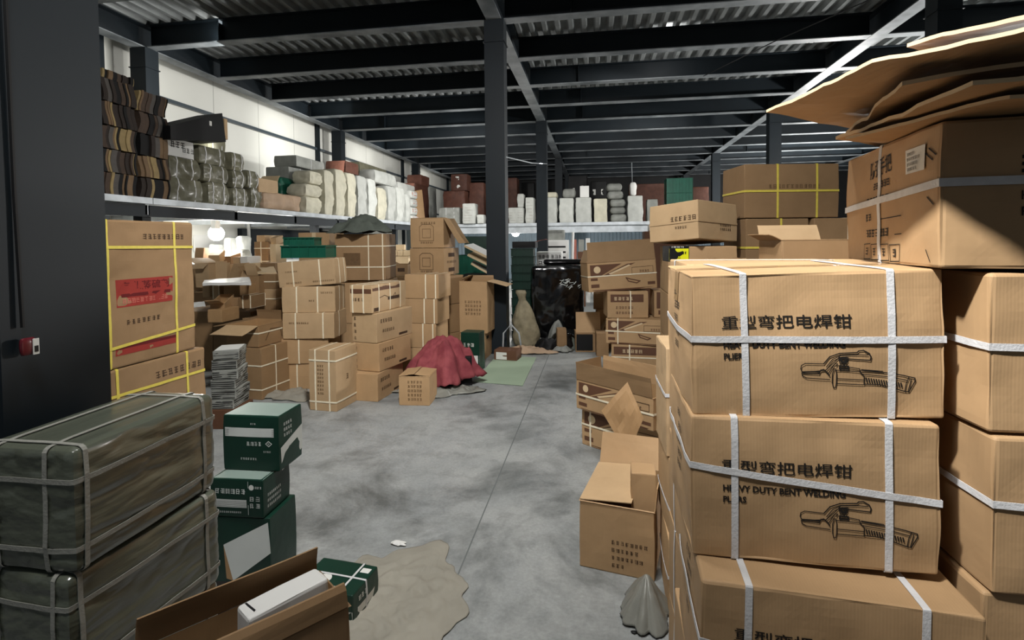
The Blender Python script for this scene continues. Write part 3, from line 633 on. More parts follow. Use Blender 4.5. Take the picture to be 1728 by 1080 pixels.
# stack of wide cartons, left of them
carton('wide_carton','lowest wide carton of the strapped stack under the green crates',(-3.02,5.16,0),(.50,.42,.262),8,straps=[('x',-.05)],sm='cstrap',n=5)
carton('wide_carton','second wide carton from the floor in the strapped stack under the green crates',(-3.0,5.15,.264),(.50,.42,.258),11,straps=[('x',-.05)],sm='cstrap',n=5)
carton('wide_carton','third wide carton from the floor with white straps in the stack under the green crates',(-2.93,5.13,.524),(.53,.4,.262),9,straps=[('x',-.13),('x',.15),('y',-.05)],sm='cstrap',n=7,mat_='kraft2',pr=[('F','glyphs',1,-.2,.02,.018,10)],pmats=('inkfade',))
carton('wide_carton','second wide carton from the top with white straps in the stack under the green crates',(-2.95,5.16,.788),(.54,.4,.262),12,straps=[('x',-.12),('x',.09),('y',-.05),('y',.1)],sm='cstrap',n=7,mat_='kraft2',pr=[('F','glyphs',1,.12,.06,.018,6),('F','glyphs',1,.0,-.02,.018,3)],pmats=('inkfade',))
carton('wide_carton','topmost wide carton with white straps, tilted, right below the green crates',(-2.965,5.18,1.056),(.60,.34,.262),7,0,-4.0,straps=[('x',-.14),('x',.14),('y',-.05),('y',.1)],sm='cstrap',n=7,mat_='kraft2',pr=[('F','glyphs',1,-.22,.02,.014,8),('F','glyphs',1,-.22,-.1,.018,8),('F','glyphs',1,.06,-.1,.018,11)],pmats=('inkfade',))
def crate(name,label,loc,size,rz,mat_='gcrate',n=5,group=None):
    root=empty(name,loc,R(rz)); tag(root,label,'crate',group); x,y,z=size[0]/2,size[1]/2,size[2]; m=MB(); t=.008
    m.box(-x,x,-y,y,0,t)
    for sx in (-1,1): m.box(*sorted((sx*x,sx*(x-t))),-y,y,t,z)
    for sy in (-1,1): m.box(-x,x,*sorted((sy*y,sy*(y-t))),t,z)
    for q in range(n+1):
        xx=-x+2*x*q/n
        m.box(xx-.006,xx+.006,-y-.008,-y,0,z); m.box(xx-.006,xx+.006,y,y+.008,0,z)
    m.build('crate_body',[M[mat_]],root)
    m=MB()
    for sy in (-1,1): m.box(-x-.012,x+.012,*sorted((sy*(y-t),sy*(y+.014))),z-.012,z)
    for sx in (-1,1): m.box(*sorted((sx*(x-t),sx*(x+.014))),-y,y,z-.012,z)
    m.build('rim',[M[mat_]],root); return root
crate('plastic_crate','lower green plastic crate on the topmost wide strapped carton',(-3.06,5.26,1.342),(.46,.30,.13),8)
crate('plastic_crate','upper green plastic crate on the stack of wide strapped cartons',(-3.12,5.24,1.474),(.30,.27,.085),14,n=7)
# open carton pair at the left
carton('open_carton','open brown carton with a wide flap folded out to the left',(-3.37,4.80,.50),(.37,.44,.21),-4,is_open=True,straps=[('z',.03)],sm='cstrap',flaps=(('F',108,.22,'kraft2'),('L',100,.16,'kraft3'),('B',-5,.10)),n=6,mat_='kraft3',pr=[('R','line',1,[(-.12,-.05),(-.05,.05),(.1,.04),(.12,-.05)],.012)],pmats=('inkfade',))
carton('strapped_carton','brown carton with cream straps on the floor under the carton with the wide open flap',(-3.33,4.78,0),(.385,.44,.495),-6,straps=[('z',.08),('z',-.15),('y',-.02)],sm='cstrap',n=6,mat_='kraft3')
# big carton with cloth
for k in range(2):
    carton('large_carton',('large brown carton on the floor under the cloth-topped carton','large brown carton just under the cloth-topped carton')[k],(-2.84,6.25,.52*k),(.62,.54,.515),9,n=4)
carton('large_carton','large brown carton with cream straps, carrying a grey-green cloth',(-2.838, 6.206, 1.045),(0.611, 0.55, 0.555),9,straps=[('x',.1),('x',.27),('z',.13),('z',-.12)],sm='cstrap',sw=.012,n=6,pr=[('F','rect',1,-.2,-.1,.0,.05)],pmats=('inkfade',),mat_='kraft3')
for k in range(3):
    carton('large_carton',('brown carton on the floor left of the cloth-topped stack','second brown carton left of the cloth-topped stack','third brown carton left of the cloth-topped stack')[k],(-3.58,6.50,.42*k),(.44,.5,.415),6,n=3)
carton('taped_carton','brown carton with a vertical tape strip left of the cloth-topped carton',(-3.578, 6.467, 1.265),(0.41, 0.5, 0.365),6,tape='y',tapemat='cream',n=4)
# four-box tower with loose flaps
tw=[('F','line',1,[(-.1,-.1),(.09,-.1),(.09,.08),(.05,.11),(-.06,.11),(-.1,.08)],.006,True),('F','line',1,[(-.06,-.06),(.05,-.06),(.05,.05),(-.06,.05)],.005,True),('F','glyphs',1,-.09,-.135,.022,7)]
twr=[('R','rect',1,-.1,.06,.08,.11),('R','glyphs',1,-.14,-.02,.03,8),('R','rect',1,-.1,-.13,.08,-.08)]
carton('tower_carton','lowest carton of the four-box tower beside the red cloth',(-1.99,6.62,0),(.42,.36,.33),-34,n=5,mat_='kraft3')
carton('tower_carton','dim carton second from the floor in the four-box tower beside the red cloth',(-1.99,6.62,.335),(.42,.36,.36),-36,n=5,mat_='kraft3')
carton('tower_carton','carton third from the floor in the tower, under the carton with dark printed bars',(-1.99,6.63,.70),(.42,.37,.365),-35,n=5,mat_='kraft3',tape='y',tapemat='inkfade')
carton('tower_carton','carton with an outlined drawing and dark printed bars, second from the top of the tower',(-2.10,6.67,1.07),(.49,.45,.345),-10,n=5,pr=tw+twr,pmats=('inkb',))
carton('tower_carton','topmost tower carton with two long flaps hanging open to the right',(-2.12,6.68,1.42),(.455,.44,.38),-4,n=6,is_open=True,pr=tw+[('F','glyphs',1,-.08,.11,.03,6)],pmats=('inkfade',),flaps=(('R',150,.38,'kraft'),('F',-87,.2),('B',-88,.2)),mat_='kraft')
# two cartons in front of the middle column
carton('brown_carton','brown carton on the floor below the open carton before the middle column',(-1.555,6.66,0),(.33,.38,.33),-2,n=5,pr=[('R','rect',1,-.1,.08,.02,.12)],pmats=('ink',))
carton('open_carton','tall open carton with one flap sticking out to the right before the middle column',(-1.535,6.66,.335),(.37,.38,.66),-3,n=6,is_open=True,flaps=(('R',102,.26,'kraft2'),('B',-8,.05),('L',-60,.1)),pr=[('F','glyphs',1,-.11,.05-.05*q,.032,6) for q in range(4)],pmats=('inkfade',),mat_='kraft')
# ---------------------------------------------------------------- cloths and papers
def drape(name,label,c,rx,ry,H,mat_,seed=1,pw=2.2,fold=.03,zmin=.01,rz=0,irr=.25,cat='cloth',ff=3,rings=18,seg=48,t=.003,skirt=0):
    P=[];f=[];ca,sa=math.cos(R(rz)),math.sin(R(rz))
    for j in range(rings+1):
        for i in range(seg):
            a=2*PI*i/seg; rho=j/rings; d=Vector((math.cos(a),math.sin(a),0))
            rr=rho*(1+irr*noise.noise(d*1.6+Vector((seed*5,0,0)))+irr*.6*noise.noise(d*4.5+Vector((0,seed*3,0))))
            x,y=d.x*rx*rr,d.y*ry*rr
            q=Vector((x*ff*6,y*ff*6,seed*2.2))
            n1=abs(noise.noise(q*.35)); n2=abs(noise.noise(q*.9+Vector((9,2,1))))
            z=zmin+H*(1-rho**pw)+fold*(.6-2*n1)*(.35+.65*(1-abs(2*rho-1)))+fold*.5*(.3-n2)
            z=max(zmin*.5+.002,z) if not skirt else z
            P.append(Vector((c[0]+x*ca-y*sa,c[1]+x*sa+y*ca,c[2]+z)))
            if j==0: pass
    for j in range(rings):
        for i in range(seg):
            f.append((j*seg+i,(j+1)*seg+i,(j+1)*seg+(i+1)%seg,j*seg+(i+1)%seg))
    o=mesh_obj(name,P,f,[M[mat_]],None,None,True); md=o.modifiers.new('thickness','SOLIDIFY'); md.thickness=t; md.offset=1
    return tag(o,label,cat)
drape('canvas_cloth','crumpled grey-green cloth heaped on the large strapped carton',(-2.86,6.1,1.607),.38,.31,.20,'cloth',seed=3,pw=1.5,fold=.10,zmin=.006,irr=.3)
carton('dark_box','dark box half hidden under the red cloth',(-1.53,5.42,0),(.42,.36,.30),14,mat_='black',n=3,cat='box')
drape('red_cloth','dusty red cloth thrown over a dark box on the floor beside the aisle',(-1.60,5.36,.0),.36,.36,.40,'redcloth',seed=8,pw=2.0,fold=.08,zmin=.08,irr=.4,ff=3.2,rings=26,seg=64)
drape('crumpled_paper','crumpled grey wrapping film on the floor in front of the red cloth',(-1.48,5.0,0),.32,.17,.03,'poly',seed=5,fold=.05,zmin=.005,rz=25,irr=.6,cat='wrapping')
drape('crumpled_paper','crumpled pale paper on the floor behind the tall strapped carton',(-2.35,5.0,0),.30,.16,.02,'paper',seed=6,fold=.04,zmin=.005,irr=.6,cat='wrapping')
drape('crumpled_paper','crumpled cream paper on the floor left of the tall strapped carton',(-2.95,4.72,0),.36,.17,.03,'paper',seed=7,fold=.04,zmin=.005,rz=10,irr=.6,cat='wrapping')
drape('crumpled_paper','large crumpled grey-beige paper sheet on the floor near the bottom left of the aisle',(-.86,2.02,0),.34,.40,.006,'paper',seed=9,fold=.016,zmin=.003,rz=0,irr=.3,cat='paper sheet',pw=6,rings=50,seg=110,ff=6)
drape('paper_scrap','small white paper scrap on the floor above the large crumpled sheet',(-0.976,2.442,0.000),.035,.022,.008,'white',seed=10,fold=.01,zmin=.004,irr=.6,cat='scrap')
drape('plastic_bag','cloudy plastic bag slumped on the floor against the near right stack',(.19,2.12,0),.10,.13,.15,'poly',seed=12,fold=.014,zmin=.008,irr=.28,pw=1.2,cat='bag',ff=5,rings=26,seg=60)
for k,(x,y) in enumerate(((1078,1040),(1092,1052),(1070,1068),(1085,1062))):
    drape('dark_scrap','small dark scrap on the floor near the plastic bag, '+('farthest','rightmost','nearest','between the others')[k],[(0.159,2.104,0.000),(0.229,2.074,0.000),(0.134,2.010,-0.000),(0.191,2.108,-0.000)][k],.014,.008,.003,'black',seed=20+k,fold=.004,zmin=.002,irr=.6,cat='scrap',rings=4,seg=12,t=.001)
# pale green sheet on the floor
m=MB(); c_=[Vector((-1.294,5.421,0.000)),Vector((-0.759,5.326,0.000)),Vector((-0.768,6.650,0.000)),Vector((-1.293,6.695,0.000))]
P=[];n_=14
for j in range(n_+1):
    for i in range(n_+1):
        u,v=i/n_,j/n_; p=(c_[0]*(1-u)+c_[1]*u)*(1-v)+(c_[3]*(1-u)+c_[2]*u)*v; p.z=.006+.006*abs(noise.noise(p*2)); P.append(p)
m.add(P,[(j*(n_+1)+i,j*(n_+1)+i+1,(j+1)*(n_+1)+i+1,(j+1)*(n_+1)+i) for j in range(n_) for i in range(n_)])
o=m.build('green_sheet',[M['sheetg']]); md=o.modifiers.new('thickness','SOLIDIFY'); md.thickness=.003; tag(o,'pale green flat sheet lying on the floor before the middle column','sheet')
# ---------------------------------------------------------------- right middle
def torch(w,h):
    X=lambda a:a*w; Y=lambda b:b*h
    return [('F','poly',1,[(X(-.46),Y(.42)),(X(-.0),Y(.42)),(X(-.3),Y(.05)),(X(-.46),Y(.05))]),('F','disc',2,X(-.36),Y(.25),h*.12,.0014),
            ('F','poly',1,[(X(-.28),Y(.04)),(X(.08),Y(.40)),(X(.2),Y(.42)),(X(-.2),Y(.02))],.0012),('F','poly',2,[(X(-.2),Y(.1)),(X(.1),Y(.37)),(X(.13),Y(.34)),(X(-.17),Y(.06))],.0018),
            ('F','line',3,[(X(.14),Y(.04)),(X(.45),Y(.06)),(X(.45),Y(.28)),(X(.14),Y(.26))],.004,True),('F','glyphs',1,X(.25),Y(.08),h*.08,4),
            ('F','line',1,[(X(.05),Y(-.08)),(X(.08),Y(-.2)),(X(.2),Y(-.28)),(X(.25),Y(-.22)),(X(.12),Y(-.14))],.012,True),
            ('F','rect',1,X(-.46),Y(-.36),X(-.34),Y(-.24)),('F','rect',1,X(.36),Y(-.36),X(.47),Y(-.26)),('F','rect',1,X(-.46),Y(-.12),X(-.36),Y(-.03)),('F','rect',1,X(-.5),Y(-.5),X(.5),Y(-.44))]
tp=dict(pmats=('dark','cream','inkb'),sm='cstrap')
carton('torch_carton','tool-picture carton on the floor at the bottom of the far right stack',(.50,6.36,0),(.66,.4,.285),-3,n=4,straps=[('z',.0),('x',-.12)],pr=[('F','rect',1,-.3,.03,.3,.12),('F','glyphs',2,-.2,.05,.04,5)],**tp)
carton('torch_carton','carton with printed dark triangle and tool, second from the floor in the far right stack',(.47,6.36,.29),(.68,.4,.295),-10,n=5,straps=[('z',.0),('x',-.2)],pr=torch(.68,.295),**tp)
carton('labelled_carton','carton with a black printed label bar and one white strap in the far right stack',(.335,6.42,.59),(.475,.4,.31),6,n=5,straps=[('x',.03)],pr=[('F','rect',1,-.2,.03,.18,.12),('F','glyphs',2,-.16,.05,.04,5),('F','glyphs',1,-.14,-.05,.03,6),('F','glyphs',1,-.14,-.11,.03,6)],**tp)
carton('labelled_carton','dark-labelled carton right of the carton with one white strap',(.86,6.5,.59),(.42,.4,.31),2,n=4,straps=[('x',-.02)],pr=[('F','rect',1,-.18,-.05,-.02,.14),('F','disc',2,-.1,.06,.04,.0014),('F','rect',1,-.16,-.12,-.05,-.07)],**tp)
carton('open_carton','open tool-picture carton with a tall raised flap topping the far right stack',(.26,6.47,.905),(.82,.42,.34),13,-1.5,-3,n=6,is_open=True,straps=[('z',.01)],pr=torch(.82,.34),flaps=(('F',-4,.24,'kraft3'),('L',-20,.16),('R',-30,.1)),**tp)
carton('brown_carton','brown carton right of the carton with the tall raised flap',(.98,6.5,.905),(.38,.42,.36),0,n=4,mat_='kraft3')
for k in range(2): carton('brown_carton',('brown carton on the floor at the right end of the far right stack','second brown carton up at the right end of the far right stack')[k],(1.1,6.45,.292*k),(.5,.4,.288),0,n=3)
zz=0
for k,h in enumerate((.27,.27,.24,.2,.2)):
    carton('small_carton','small carton in the narrow stack beside the far right stack, '+('lowest','second from the floor','in the middle','second from the top','topmost')[k],(.09+.03*(k%2),7.5,zz),(.27,.3,h-.004),(-4,3,-2,5,0)[k],n=3,mat_=('kraft3','kraft')[k%2]); zz+=h
for k in range(3): carton('small_carton','brown carton wedged behind the labelled carton, '+('lowest','middle','topmost')[k],(.42,7.3,.4*k),(.28,.3,.395),2,n=3)
carton('open_carton','small open carton with a raised flap at the far end of the aisle',(-0.13, 7.224, 0.0),(0.342, 0.3, 0.26),6,is_open=True,n=4,flaps=(('F',-15,.28,'kraft'),('R',30,.16,'kraft')),mat_='kraft3',pr=[('F','rect',1,-.16,-.11,.06,.11)],pmats=('black',))  # black front rectangle paints the dark of the carton's opening
carton('brown_carton','small brown carton right of the small open carton at the end of the aisle',(.06,6.98,0),(.16,.3,.30),4,n=3,mat_='kraft3')
# cartons with tool prints and raised flaps close to the right stack
carton('torch_carton','lower strapped tool-picture carton, skewed on the floor right of the aisle',(.245,3.80,0),(.66,.32,.27),-36,n=6,straps=[('z',.02),('x',-.25)],pr=torch(.66,.27),**tp)
carton('open_carton','open carton with tool pictures and high raised flaps, skewed on top of its lower twin',(.195,3.74,.274),(.66,.30,.215),-40,n=6,is_open=True,straps=[('z',.0)],pr=torch(.66,.215),flaps=(('F',4,.13,'kraft3'),('B',-2,.13,'kraft'),('L',2,.12,'kraft3')),**tp)
sheet('bare_cardboard','large bare carton panel leaning diagonally against the open picture-printed carton',[(0.170,3.042,0.688),(0.251,2.948,0.515),(0.164,2.948,0.302),(0.023,2.993,0.534)],.006,'inner',nu=8,nv=8,sag=.0,wav=.01,seed=7,cat='cardboard panel')
# open carton on the floor
carton('open_carton','open brown carton with its left flap closed, on the floor beside the near right stack',(.125,2.575,0),(.34,.44,.31),-12,n=12,is_open=True,flaps=(('L',-86,.235,'kraft2'),('B',25,.16),('R',4,.10)),pr=[('F','glyphs',1,-.02,-.02-.035*q,.017,(8,6,7,3)[q],1.2) for q in range(4)],pmats=('inkb',),amp=.003,seed=88)
carton('small_box','small plain brown box standing in the open floor carton',(0.206, 2.46, 0.13),(0.116, 0.13, 0.317),-2,n=5,mat_='kraft',cat='box')
carton('narrow_carton','narrow upright carton with a white strap against the left side of the near right stacks',(.40,2.31,.625),(.27,.30,.44),1,straps=[('z',.03,0,'wstrap',.014)],n=10,mat_='kraft2',amp=.006)
for k in range(2): carton('brown_carton',('brown carton on the floor under the narrow upright carton','brown carton directly under the narrow upright carton')[k],(.415,2.28,.312*k),(.28,.32,.308),(-1,2)[k],n=6,straps=[('z',.0,.3*k)] )
# upper right cartons
zz=0
for k in range(4): carton('brown_carton','brown carton carrying the tilted carton beside the yellow-strapped pair, '+('lowest','second','third','fourth')[k],(.78,4.36,.362*k),(.5,.5,.358),0,n=3)
carton('tilted_carton','brown carton tilted and turned on its corner, with faded print and a cream band',(.755,4.354,1.475),(.47,.473,.29),-47.7,-3.2,-3.7,n=6,straps=[('z',-.01)],sm='kraft2',pr=[('F','glyphs',1,-.02,.0,.035,6),('F','glyphs',1,.02,-.06,.02,5),('R','glyphs',1,.02,-.04,.02,6),('R','glyphs',1,.02,-.07,.02,6)],pmats=('inkb',),mat_='kraft2')
carton('yellow_strapped_carton','wide brown carton with yellow straps, topmost right of the tilted carton',(1.478,4.639,1.66),(.75,.41,.42),9.7,straps=[('x',-.11),('x',.2),('z',.0)],sm='ystrap',sw=.016,n=6,pr=[('F','glyphs',1,-.18,.02,.03,12)],pmats=('inkfade',),mat_='kraft3')
zz=0
for k in range(4):
    carton('yellow_strapped_carton' if k==3 else 'brown_carton','brown carton under the wide yellow-strapped carton at its left, '+('lowest','second','third','topmost with a yellow strap')[k],(1.36,4.60,.414*k),(.50,.42,.41),9.7,straps=[('x',.03),('z',-.02)] if k==3 else (),sm='ystrap',sw=.016,n=5,pr=[('F','glyphs',1,-.1,.03-.045*q,.03,8) for q in range(3)],pmats=('inkfade',),mat_='kraft3')
    carton('brown_carton','brown carton under the wide yellow-strapped carton at its right, '+('lowest','second','third','topmost with a cream strap')[k],(1.88,4.69,.414*k),(.48,.42,.41),9.7,straps=[('x',.03)] if k==3 else (),sm='cstrap',n=4,mat_='kraft3')
carton('brown_carton','tall support carton under the black box with the yellow label',(.83,3.64,0),(.42,.45,1.345),5,n=4)
carton('black_box','small black box with a bright yellow printed label under the tilted carton',(0.526, 3.682, 1.35),(0.135, 0.2, 0.105),6,mat_='black',n=3,pr=[('F','rect',1,-.07,-.045,.06,.035),('F','glyphs',2,-.03,.0,.014,5),('F','glyphs',2,-.02,-.03,.008,3),('F','glyphs',3,-.05,.04,.010,7)],pmats=('ylabel','ink','label'),cat='box')
sheet('cardboard_sheet','thin folded cardboard sheet lying right of the black box with the yellow label',[(.72,3.45,1.352),(.93,3.5,1.352),(.93,3.75,1.352),(.72,3.7,1.352)],.02,'kraft3',nu=4,nv=4,sag=0,wav=.006,seed=9)
carton('brown_carton','support carton under the dark open carton left of the large turned carton',(1.42,3.05,0),(.5,.5,1.28),4,n=4)
carton('open_carton','dark brown open carton with a raised pale flap left of the large turned carton',(1.218, 3.388, 1.285),(0.392, 0.3, 0.205),8,n=4,is_open=True,mat_='kraft3',flaps=(('B',20,.1,'kraft2'),('L',60,.08)))
# ---------------------------------------------------------------- goods on the left gallery
def fold_bundle(name,label,loc,size,rz=0,seed=1,mats=None,group=None,k=9,dark=False):
    """bundle of thin folded boards standing on edge: wavy leaves of different colours"""
    rnd=random.Random(seed); w,d,h=size; m=MB(); x=-w/2; mt=M['fold']
    ph=rnd.uniform(0,6); am=rnd.uniform(.004,.03)
    while x<w/2-.01:
        t=min(rnd.uniform(.02,.075),w/2-x); c=rnd.choices(range(6),(4,4,2,2,4,1))[0] if t>.03 else rnd.choice((1,2,5,1)); c=(1,1,4,1)[c%4] if dark else c; hh=h*rnd.uniform(.93,1.0); yy=rnd.uniform(-.02,.01)
        v=[];f=[];N_=7
        for q in range(N_):
            z=hh*q/(N_-1); dx=am*math.sin(z*16+ph)
            for (a,b) in ((x,-d/2+yy),(x+t-.002,-d/2+yy),(x+t-.002,d/2),(x,d/2)): v.append((a+dx,b,z))
        for q in range(N_-1):
            for s_ in range(4): f.append((q*4+s_,q*4+(s_+1)%4,q*4+4+(s_+1)%4,q*4+4+s_))
        f+=[(3,2,1,0),tuple(range(N_*4-4,N_*4))]
        m.add([Vector(p) for p in v],f,c); x+=t
    o=m.build(name,mt); o.location=loc; o.rotation_euler.z=R(rz); return tag(o,label,'bundle',group)
GB='bundles of folded dark board on the left gallery'
rows=[(-5.4, 5.03, 2.032),(0.443, 0.5, 0.245),(-5.4, 5.039, 2.277),(0.443, 0.5, 0.233),(-5.4, 5.054, 2.511),(0.431, 0.5, 0.247),(-5.4, 5.053, 2.756),(0.437, 0.5, 0.246),(-5.4, 5.054, 3.0),(0.422, 0.5, 0.259)]
zz=2.032
nm=('lowest','second from the bottom','in the middle','second from the top','topmost of five')
for k in range(5):
    l,s=rows[2*k],rows[2*k+1]; h=.252
    fold_bundle('board_bundle','brown and black board bundle, %s in the taller column on the gallery'%nm[k],(l[0],l[1],zz),(s[0],.5,h-.004),90,seed=10+k,group=GB)
    fold_bundle('board_bundle','dark board bundle with a label, %s left of the tall pile'%nm[k],(l[0]-.02,l[1]-.44,zz),(.34,.45,h-.02),90,seed=30+k,group=GB,dark=True)
    m=MB(); m.box(-.1,.08,-.2,-.198,.04,.2,0); o=m.build('label_sheet',[M['baleg'] if k!=2 else M['gcrate']]); o.parent=bpy.data.objects['board_bundle'] if False else None
    o.parent=[q for q in COL.objects if q.name.startswith('board_bundle')][-1]; o.location=(0,-.035,0)
    zz+=h
fold_bundle('board_bundle','small loose board bundle on the very top of the tall pile on the gallery',(-5.4,5.08,zz),(.40,.4,.10),92,seed=55,group=GB)
l,s=(-5.4, 5.477, 2.075),(0.391, 0.5, 0.258); zz=2.032
for k in range(5):
    h=.25
    fold_bundle('board_bundle','brown and tan board bundle, %s in the shorter gallery column'%nm[k],(-5.4,5.50,zz),(.41,.5,h-.004),90,seed=20+k,group=GB); zz+=h
for k in range(4):
    fold_bundle('board_bundle','dark board bundle with white strips beside the near column, %s'%('lowest','second','third','topmost')[k],(-5.35,4.32,2.032+.21*k),(.42,.42,.2),90,seed=60+k,group=GB,dark=True)
m=MB(); m.box(-5.13,-5.126,4.22,4.38,2.30,2.42); tag(m.build('yellow_card',[M['fold'][5]]),'yellowish card on the dark bundles beside the near column','card')
m=MB(); m.box(-5.13,-5.126,4.25,4.42,2.52,2.55);m.box(-5.13,-5.126,4.27,4.44,2.68,2.70); tag(m.build('white_strips',[M['label']]),'white strips on the dark bundles beside the near column','strip')
bl=dict(group='wrapped bales on the left gallery',n=12,amp=.02,bulge=.02,r=.05,fold=.02,ff=5)
def bs(mat_,label,l,s,**k):
    d=dict(bl); d.update(k); w,dd,h=s; return bale(k.get('name','wrapped_bale') if False else 'wrapped_bale',label,l,(w,dd,h),90,mat_=mat_,straps=[('x',-w*.25,0),('x',w*.22,0)],sm='wstrap',sw=.018,**d)
bs('baleo','khaki wrapped bale at the bottom left of the bales, under the white printed box',(-5.4, 6.022, 2.032),(0.626, 0.5, 0.307))
bs('baleo','khaki wrapped bale directly under the white printed box',(-5.4, 5.995, 2.315),(0.551, 0.5, 0.299))
bs('baleo','khaki wrapped bale at the bottom, behind the small carton row',(-5.4, 6.599, 2.032),(0.45, 0.5, 0.317))
bs('baleo','khaki bale in the middle of the stack under the black box',(-5.4, 6.566, 2.336),(0.537, 0.5, 0.253))
bs('baleo','khaki bale second from the top under the black box',(-5.4, 6.508, 2.571),(0.573, 0.5, 0.251))
bs('baleo','small khaki bale on top, touching the black box',(-5.9, 7.287, 2.032),(0.433, 0.4, 1.136))
bs('baleo','dark khaki bale right of the black box stack, topmost of its column',(-5.375, 7.02, 2.557),(0.322, 0.45, 0.269))
bs('baleo','crumpled khaki bale in the middle right of the black box stack',(-5.375, 7.03, 2.308),(0.337, 0.45, 0.261))
bs('baleo','crumpled khaki bale at the shelf right of the black box stack',(-5.375, 7.054, 2.032),(0.379, 0.45, 0.287))
bs('baleo','brown khaki bale under the small carton on the gallery',(-5.425, 7.534, 2.032),(0.382, 0.45, 0.336))
bs('baleo','khaki bale leaning beside the small carton on the gallery',(-5.425, 7.428, 2.347),(0.314, 0.45, 0.274))
bale('paper_bundle','tan paper wrapped bundle lying long on the gallery edge',(-5.32, 8.134, 2.032),(1.182, 0.4, 0.3),90,mat_='tanpaper',n=14,amp=.05,bulge=.02,r=.09,fold=.03,ff=4)
carton('small_carton','small carton with a pale open flap on the gallery',(-5.375, 7.778, 2.305),(0.484, 0.35, 0.219),88,n=3,flaps=(('R',30,.12,'cream'),),mat_='kraft2')
l,s=(-5.35, 5.936, 2.589),(0.435, 0.4, 0.224)
carton('white_printed_box','white box with black print on the khaki bales',l,(s[0],.36,s[2]),90,mat_='white',n=3,pr=[('F','glyphs',1,-.17,.0,.08,3,1.0),('F','glyphs',1,.02,-.04,.06,3),('F','rect',1,-.2,-.11,.2,-.105)],pmats=('ink',),cat='box')
m=MB(); a=[Vector((-5.03,5.62,2.76)),Vector((-5.03,6.58,2.90)),Vector((-5.03,6.52,3.28)),Vector((-5.03,5.62,2.92))]
b=[p+Vector((-.42,.05,.0)) for p in a]; m.add(a+b,[(0,1,2,3),(7,6,5,4),(0,4,5,1),(1,5,6,2),(2,6,7,3),(3,7,4,0)])
m.box(-5.36,-5.04,6.57,6.63,2.94,3.22,1); m.box(-5.03,-5.026,6.27,6.31,3.06,3.12,2); tag(m.build('black_box',[M['black'],M['kraft2'],M['label']]),'long tapered black box with a brown end resting on the khaki bales','box')
bale('green_sheeting','folded dark green sheeting on the gallery behind the tan bundle',(-5.71, 8.986, 2.032),(0.622, 0.3, 0.671),90,mat_='gcrate',n=8,amp=.04,bulge=.02,r=.08,cat='sheeting')
for k,(a_,mt,lb) in enumerate(((((-6.0, 10.042, 2.996),(1.086, 0.5, 0.218)),'baleg','grey wrapped pack at the top of the flat grey packs on the gallery'),(((-6.0, 9.637, 2.654),(0.816, 0.5, 0.304)),'baleg','grey wrapped pack under the topmost flat pack on the gallery'))):
    bale('grey_pack',lb,a_[0] if False else a_[0],a_[1],90,mat_=mt,n=8,amp=.01,bulge=.01,r=.02,fold=.006,straps=[('x',0)],cat='pack')
bale('grey_pack','grey wrapped pack hidden low behind the cream sacks on the gallery',(-6.0, 9.672, 2.032),(0.717, 0.5, 0.627),90,mat_='baleg',n=6,amp=.01,r=.02,cat='pack')
sk=dict(n=14,amp=.035,bulge=.03,r=.07,fold=.02,ff=3,cat='sack')
GSK='white and cream sacks on the left gallery'
for a_,mt,lb in ((((-5.345, 9.062, 2.032),(0.617, 0.45, 0.318)),'sackc','round cream sack lying at the left end of the sacks'),
    (((-5.345, 9.083, 2.34),(0.64, 0.45, 0.241)),'sackc','cream sack with a ruffled mouth, second up at the left end'),
    (((-5.375, 9.227, 2.585),(0.527, 0.45, 0.256)),'sackc','cream sack with a dark hole on top of the left end'),
    (((-5.345, 9.639, 2.032),(0.414, 0.45, 0.886)),'sackc','tall cream sack, first upright from the left'),
    (((-5.345, 10.116, 2.032),(0.481, 0.45, 0.96)),'sackc','tall cream sack, second upright from the left, leaning'),
    (((-5.345, 10.607, 2.032),(0.444, 0.45, 0.949)),'sackc','tall pale sack, third upright from the left'),
    (((-5.345, 11.116, 2.032),(0.518, 0.45, 0.947)),'sack','tall white sack with lettering, fourth upright from the left'),
    (((-5.345, 11.654, 2.032),(0.502, 0.45, 0.942)),'sack','white upright sack, fifth from the left'),
    (((-5.345, 12.224, 2.032),(0.588, 0.45, 0.791)),'sackc','short grey-white upright sack, sixth from the left'),
    (((-5.345, 12.832, 2.032),(0.567, 0.45, 0.895)),'sack','bright white upright sack, seventh from the left'),
    (((-5.345, 13.457, 2.032),(0.623, 0.45, 0.927)),'sack','bright white upright sack, eighth from the left'),
    (((-5.345, 14.014, 2.032),(0.44, 0.45, 0.801)),'sack','narrow white sack before the red-striped sacks'),
    (((-5.55, 12.902, 2.964),(1.409, 0.5, 0.334)),'sack','white bundle lying on top of the upright sacks')):
    bale('upright_sack',lb+' on the gallery',a_[0],a_[1],90,mat_=mt,group=GSK,**sk)
for k in range(4):
    l,s=(-5.345, 14.578, 2.032),(0.629, 0.45, 0.798)
    bale('striped_sack','red and white sack in the small pile, '+('lowest','second from the bottom','third from the bottom','topmost')[k],(l[0],l[1],2.032+.235*k),(s[0],.4,.23),90,mat_='sack',n=6,amp=.03,r=.07,cat='sack',pr=[('F','rect',1,-.2,-.03,.25,.06)],pmats=('terra',))
l,s=(-6.15, 13.49, 3.213),(1.777, 0.5, 0.335); bale('olive_crate_pack','dark olive pack on top behind the upright sacks',l,s,90,mat_='baleo',n=6,amp=.01,r=.02,cat='pack')
l,s=(-5.75, 11.38, 3.072),(0.686, 0.5, 0.258); bale('brown_pack','dark brown pack on top behind the second leaning sack',l,s,90,mat_='rust',n=6,amp=.01,r=.02,cat='pack')
